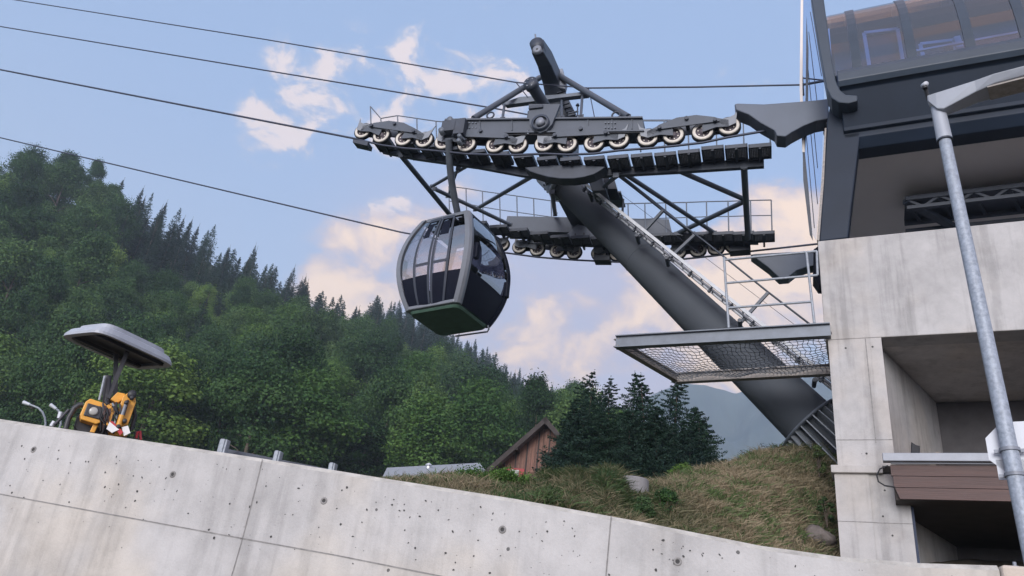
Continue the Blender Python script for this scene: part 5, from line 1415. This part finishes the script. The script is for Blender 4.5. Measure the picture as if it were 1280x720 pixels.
# signs seen from behind: eight-sided plate and rectangular plate under it
fa = Vector((lb.x - CAM.x, lb.y - CAM.y, 0)).normalized(); sx_ = Vector((fa.y, -fa.x, 0))
sc_ = P(1268, 566, 5.62); scn = fa
def SG(x, y): return hit(x, y, sc_, scn)
ctr = SG(1274, 566)
k_ = abs((SG(1232, 545) - ctr).dot(sx_))
m = MB(); rad = k_ * 1.02
cz = SG(1262, 560).z
oc = [Vector((ctr.x, ctr.y, cz)) + sx_ * rad * math.cos(math.radians(22.5 + 45 * k)) / math.cos(math.radians(22.5)) + Z * rad * math.sin(math.radians(22.5 + 45 * k)) / math.cos(math.radians(22.5)) for k in range(8)]
m.prism(oc, fa * .004, 'sign white')
m.prism([o_ * 1.0 + fa * .005 for o_ in oc], fa * .006, 'red paint')
sg_ = tag(m.build('traffic_sign', origin=(ctr.x, ctr.y, cz)), 'pale back of an eight-sided road sign clamped to the lamp pole', 'road sign')
m = MB(); zz0, zz1 = SG(1245, 600).z, SG(1245, 575).z
m.prism([Vector((ctr.x, ctr.y, z)) + sx_ * s_ for s_, z in ((-k_ * .80, zz0), (k_ * .85, zz0), (k_ * .85, zz1), (-k_ * .80, zz1))], fa * .004, 'sign white')
pl = tag(m.build('sign_plate', origin=(ctr.x, ctr.y, zz0)), 'pale back of a rectangular plate under the eight-sided road sign', 'sign plate')
for z in (SG(1266, 566).z, SG(1266, 592).z - .03):
    m = MB(); pc = base_p + ldx * z; m.tube([pc - ldx * .012, pc + ldx * .012], .067, 'bright steel', 24)
    m.bar(pc + fa * .03 - sx_ * .1, pc + fa * .03 + sx_ * .1, .02, .025, 'bright steel')
    m.build('clamp', sg_)

# ------------------------------------------------------------------ excavator behind the wall, left
def build_digger():
    d0 = 11.0; ref = P(140, 500, d0); vf = Vector((ref.x, ref.y, 0)).normalized(); vs_ = Vector((vf.y, -vf.x, 0))
    def D(x, y, off=0.): return hit(x, y, ref + vf * off, vf)
    gz_ = 2.9
    root = thing('compact_excavator', (ref.x, ref.y, gz_), 'small orange machine with a grey sun canopy working behind the wall', 'excavator')
    Ax, Bx = Vector((math.sin(math.radians(28)), math.cos(math.radians(28)), 0)), Vector((-math.cos(math.radians(28)), math.sin(math.radians(28)), 0))
    # canopy: crowned moulded shell with a rolled rim
    cc = P(150, 436, 11.6)
    m = MB(); n = 10; secs = []
    ha, hb = .71, .47
    for (ka, kb, z) in ((1.0, 1.0, -.05), (1.0, 1.0, -.01), (.93, .92, .07), (.80, .80, .10), (.78, .78, .16), (.55, .70, .17)):
        pts = []
        for t in range(32):
            an = 2 * math.pi * t / 32; c_, s_ = math.cos(an), math.sin(an)
            pts.append(cc + Ax * ha * ka * math.copysign(abs(c_) ** .35, c_) + Bx * hb * kb * math.copysign(abs(s_) ** .35, s_) + Z * z)
        secs.append(pts)
    vs2 = [p for s_ in secs for p in s_]
    m.raw(vs2, [(i * 32 + k, i * 32 + (k + 1) % 32, (i + 1) * 32 + (k + 1) % 32, (i + 1) * 32 + k) for i in range(5) for k in range(32)], 'canopy grey')
    m.raw(secs[-1], [tuple(range(32))], 'canopy grey')
    inner = [p + Z * .03 for p in secs[0]]; cin = [cc + (p - cc) * .86 for p in secs[0]]
    m.raw(secs[0] + cin, [(k, (k + 1) % 32, 32 + (k + 1) % 32, 32 + k) for k in range(32)], 'canopy grey')
    m.raw([p + Z * .05 for p in cin], [tuple(range(32))[::-1]], 'machine dark')
    cp = m.build('canopy', root)
    m = MB()
    for o in (-.25, .25): m.bar(cc + Ax * -.6 + Bx * o - Z * .04, cc + Ax * .6 + Bx * o - Z * .04, .06, .05, 'machine dark')
    m.build('canopy_rail', cp)
    # post pair
    m = MB(); tp = cc + Ax * .05 - Z * .06
    b_ = Vector((tp.x, tp.y, gz_ + 1.0))
    m.bar(tp - Bx * .12, D(134, 500, .1), .14, .06, 'machine dark', up=vs_); m.bar(tp + Bx * .12, D(144, 500, .3), .05, .06, 'machine dark', up=vs_); m.tube([D(131, 470), D(124, 500)], .018, 'galvanised', 6)
    m.tube([D(134, 470, .1) , D(133, 520, .1)], .06, 'machine dark', 8)
    m.build('canopy_post', root)
    # lamp housing
    m = MB(); h = [(113, 498), (131, 504), (135, 509), (129, 527), (120, 530), (101, 524), (100, 518), (107, 502)]; ih = [(110, 503.5), (129, 509), (125, 524.5), (104, 519)]
    H3 = [D(x, y, -.12) for x, y in h]; I3 = [D(x, y, -.14) for x, y in ih]
    m.prism(H3, vf * .25, 'machine orange'); m.prism([p for p in I3], vf * .03, 'machine dark'); lh = m.build('lamp_housing', root, bevel=.012)
    m = MB(); m.lathe(D(117, 514, -.15), vf, [(-.02, 0), (-.02, .045), (-.012, .055), (.02, .06)], 'lamp glass', 24); m.build('work_lamp', lh)
    # boom, folded
    m = MB()
    m.prism([D(x, y, -.1) for x, y in [(143, 526), (154, 495), (160, 491), (169, 495), (170, 503), (160, 531), (152, 533)]], vf * .2, 'machine orange')
    m.prism([D(x, y, -.13) for x, y in [(150, 528), (159, 499), (162, 500), (153, 530)]], vf * .02, 'brown boards')
    m.prism([D(x, y, .0) for x, y in [(138, 499), (147, 490), (157, 492), (153, 500), (146, 504)]], vf * .15, 'machine orange')
    m.prism([D(x, y, -.05) for x, y in [(118, 527), (124, 529), (118, 541), (112, 540)]], vf * .1, 'machine orange')
    bm_ = m.build('boom', root, bevel=.01)
    m = MB()
    m.lathe(D(165, 493, -.14), vf, [(-.02, 0), (-.02, .06), (.3, .06)], 'machine dark', 14); m.lathe(D(143, 512, -.1), vf, [(-.02, 0), (-.02, .05), (.2, .05)], 'machine dark', 14)
    m.tube([D(131, 500), D(138, 512), D(136, 528)], .03, 'machine dark', 8); m.tube([D(134, 504, -.1), D(142, 510, -.1), D(140, 526, -.1), D(134, 538, -.1)], .022, 'black rubber', 8)
    m.tube([D(140, 504, -.1), D(148, 516, -.1), D(142, 534, -.1)], .018, 'galvanised', 8); m.tube([D(166, 505), D(169, 520), D(164, 538)], .028, 'black rubber', 8)
    rh = random.Random(4)
    for k in range(9):
        x_, y_ = rh.uniform(122, 150), rh.uniform(503, 515); m.tube([D(x_, y_, -.12), D(x_ + rh.uniform(-4, 8), y_ + 8, -.16), D(x_ + rh.uniform(-3, 6), y_ + 17, -.12), D(x_ + rh.uniform(-6, 6), y_ + 30, -.05)], rh.uniform(.010, .018), rh.choice(['black rubber', 'machine dark', 'brown boards']), 6)
    m.build('hydraulic_hose', bm_)
    m = MB(); m.tube([D(148, 533, -.16), D(158, 503, -.16)], .024, 'bright steel', 10); m.tube([D(148, 533, -.16), D(152.5, 519, -.16)], .038, 'machine orange', 10)
    for x_, y_ in ((148, 533), (158, 503), (165, 497), (156, 526)): m.lathe(D(x_, y_, -.19), vf, [(-.01, 0), (-.01, .03), (.06, .03)], 'machine dark', 10)
    m.build('lift_cylinder', bm_)
    m = MB(); m.prism([D(x, y, -.12) for x, y in [(131, 508), (139, 504), (143, 515), (136, 532), (130, 531)]], vf * .06, 'machine orange'); m.prism([D(x, y, -.13) for x, y in [(134, 512), (138, 510), (139, 516), (135, 524)]], vf * .02, 'brown boards'); m.build('boom_bracket', bm_)
    m = MB()
    m.prism([D(x, y, .1) for x, y in [(92, 534), (96, 520), (104, 515), (118, 530), (132, 532), (136, 545), (100, 545)]], vf * .6, 'machine dark')
    m.prism([D(x, y, .2) for x, y in [(126, 522), (150, 528), (160, 545), (125, 545)]], vf * .5, 'machine orange')
    m.prism([D(x, y, .25) for x, y in [(90, 548), (180, 560), (180, 600), (90, 600)]], vf * .8, 'machine dark'); m.build('body', root, bevel=.02)
    m = MB(); m.tube([D(82, 536), D(86, 522), D(93, 510), (D(99, 506)), D(104, 506)], .035, 'machine dark', 10); m.tube([D(68, 531), D(75, 524), D(86, 512)], .022, 'machine dark', 8); m.build('guard_tube', root)
    m = MB(); m.prism([D(x, y, -.2) for x, y in [(133, 536), (137, 527), (149, 537), (144, 539), (140, 541)]], vf * .02, 'white paint'); m.prism([D(x, y, -.19) for x, y in [(137, 527), (141, 526.5), (154, 540), (150, 544), (146, 538)]], vf * .02, 'red paint')
    m.prism([D(x, y, -.17) for x, y in [(152, 534), (160, 532), (163, 541), (155, 545)]], vf * .02, 'white paint'); m.build('warning_board', root)
    m = MB(); m.tube([D(170, 548, .2), D(172, 540, .2), D(175, 539, .2), D(176, 550, .2)], .02, 'red paint', 6); m.build('tow_hook', root)
    m = MB(); m.tube([D(64, 533, .1), D(68, 527, .1)], .03, 'sign white', 8); m.build('mirror', root); m = MB(); m.tube([D(76, 515, .1), D(74, 523, .1)], .03, 'sign white', 8); m.build('mirror', root)
    return root
build_digger()
# small street lamps farther up the road
for (pts, lab) in (([(57, 530), (56, 522), (53, 515), (48, 510), (42, 507.5), (35, 505)], 'tiny curved street lamp far behind the wall at the left edge'),
                   ([(76, 530), (75.5, 520), (73, 513), (68, 509.5)], 'tiny second street lamp close beside the excavator')):
    d = 38; q = [P(x, y, d) for x, y in pts]
    root = thing('distant_lamp', q[0], lab, 'street lamp')
    m = MB(); m.tube([q[0] - Z * 3] + q, .05, 'galvanised', 8); m.build('pole', root)
    m = MB(); dd = (q[-1] - q[-2]).normalized(); m.tube([q[-1] - dd * .1, q[-1] + dd * .25], [.07, .10], 'sign white', 8); m.build('luminaire', root)

# guard-rail posts behind the wall
for k, (x0, x1, yt, yb, lab) in enumerate([(276, 288, 550, 567, 'leftmost and tallest of three grey guard-rail posts above the wall'), (344, 354, 564.5, 578, 'middle one of three grey guard-rail posts above the wall'), (412, 422, 579.5, 590, 'rightmost and lowest of three grey guard-rail posts above the wall')]):
    off = .75; n_ = wn_
    def B_(x, y): return W(x, y, off)
    c_ = B_((x0 + x1) / 2, yt); w = (B_(x1, yt) - B_(x0, yt)).length
    root = thing('guard_post', (c_.x, c_.y, c_.z - .9), lab, 'guard post', 'guard-rail posts behind the wall')
    m = MB(); m.box(c_ - Z * .45, (wdir, wn_, Z), (w * .45, .10, .9), 'galvanised'); m.build('post', root, bevel=.006)
    m = MB(); m.box(c_ - Z * .075, (wdir, wn_, Z), (w * .8, .07, .15), 'galvanised'); m.build('rail_spacer', root, bevel=.01)
m = MB(); a, b = W(285, 566, 1.0), W(425, 594, 1.0); m.bar(a, b, .04, .07, 'dark steel'); tag(m.build('guard_rail', origin=a), 'dark horizontal guard rail between the grey posts above the wall', 'guard rail')

# ------------------------------------------------------------------ evening haze in the valley
HAZE = 0.00042
if HAZE:
    m = MB(); x0, x1, y0, y1, z0, z1 = -900, 1500, -120, 1750, -4.5, 760
    vs = [(x, y, z) for x in (x0, x1) for y in (y0, y1) for z in (z0, z1)]
    m.raw(vs, [(0, 1, 3, 2), (4, 6, 7, 5), (0, 4, 5, 1), (2, 3, 7, 6), (0, 2, 6, 4), (1, 5, 7, 3)], 'rock')
    hz = m.build('haze'); hz.data.materials.clear()
    hm = bpy.data.materials.new('haze'); hm.use_nodes = True; nt = hm.node_tree
    for n in list(nt.nodes): nt.nodes.remove(n)
    o = nt.nodes.new('ShaderNodeOutputMaterial'); pv = nt.nodes.new('ShaderNodeVolumePrincipled')
    pv.inputs['Color'].default_value = (.72, .85, 1, 1); pv.inputs['Density'].default_value = HAZE; pv.inputs['Anisotropy'].default_value = .1
    nt.links.new(pv.outputs[0], o.inputs['Volume']); hz.data.materials.append(hm)
    tag(hz, 'pale evening haze filling the valley air', None, None, 'stuff')
for o in bpy.data.objects:
    if '_o' in o: del o['_o']
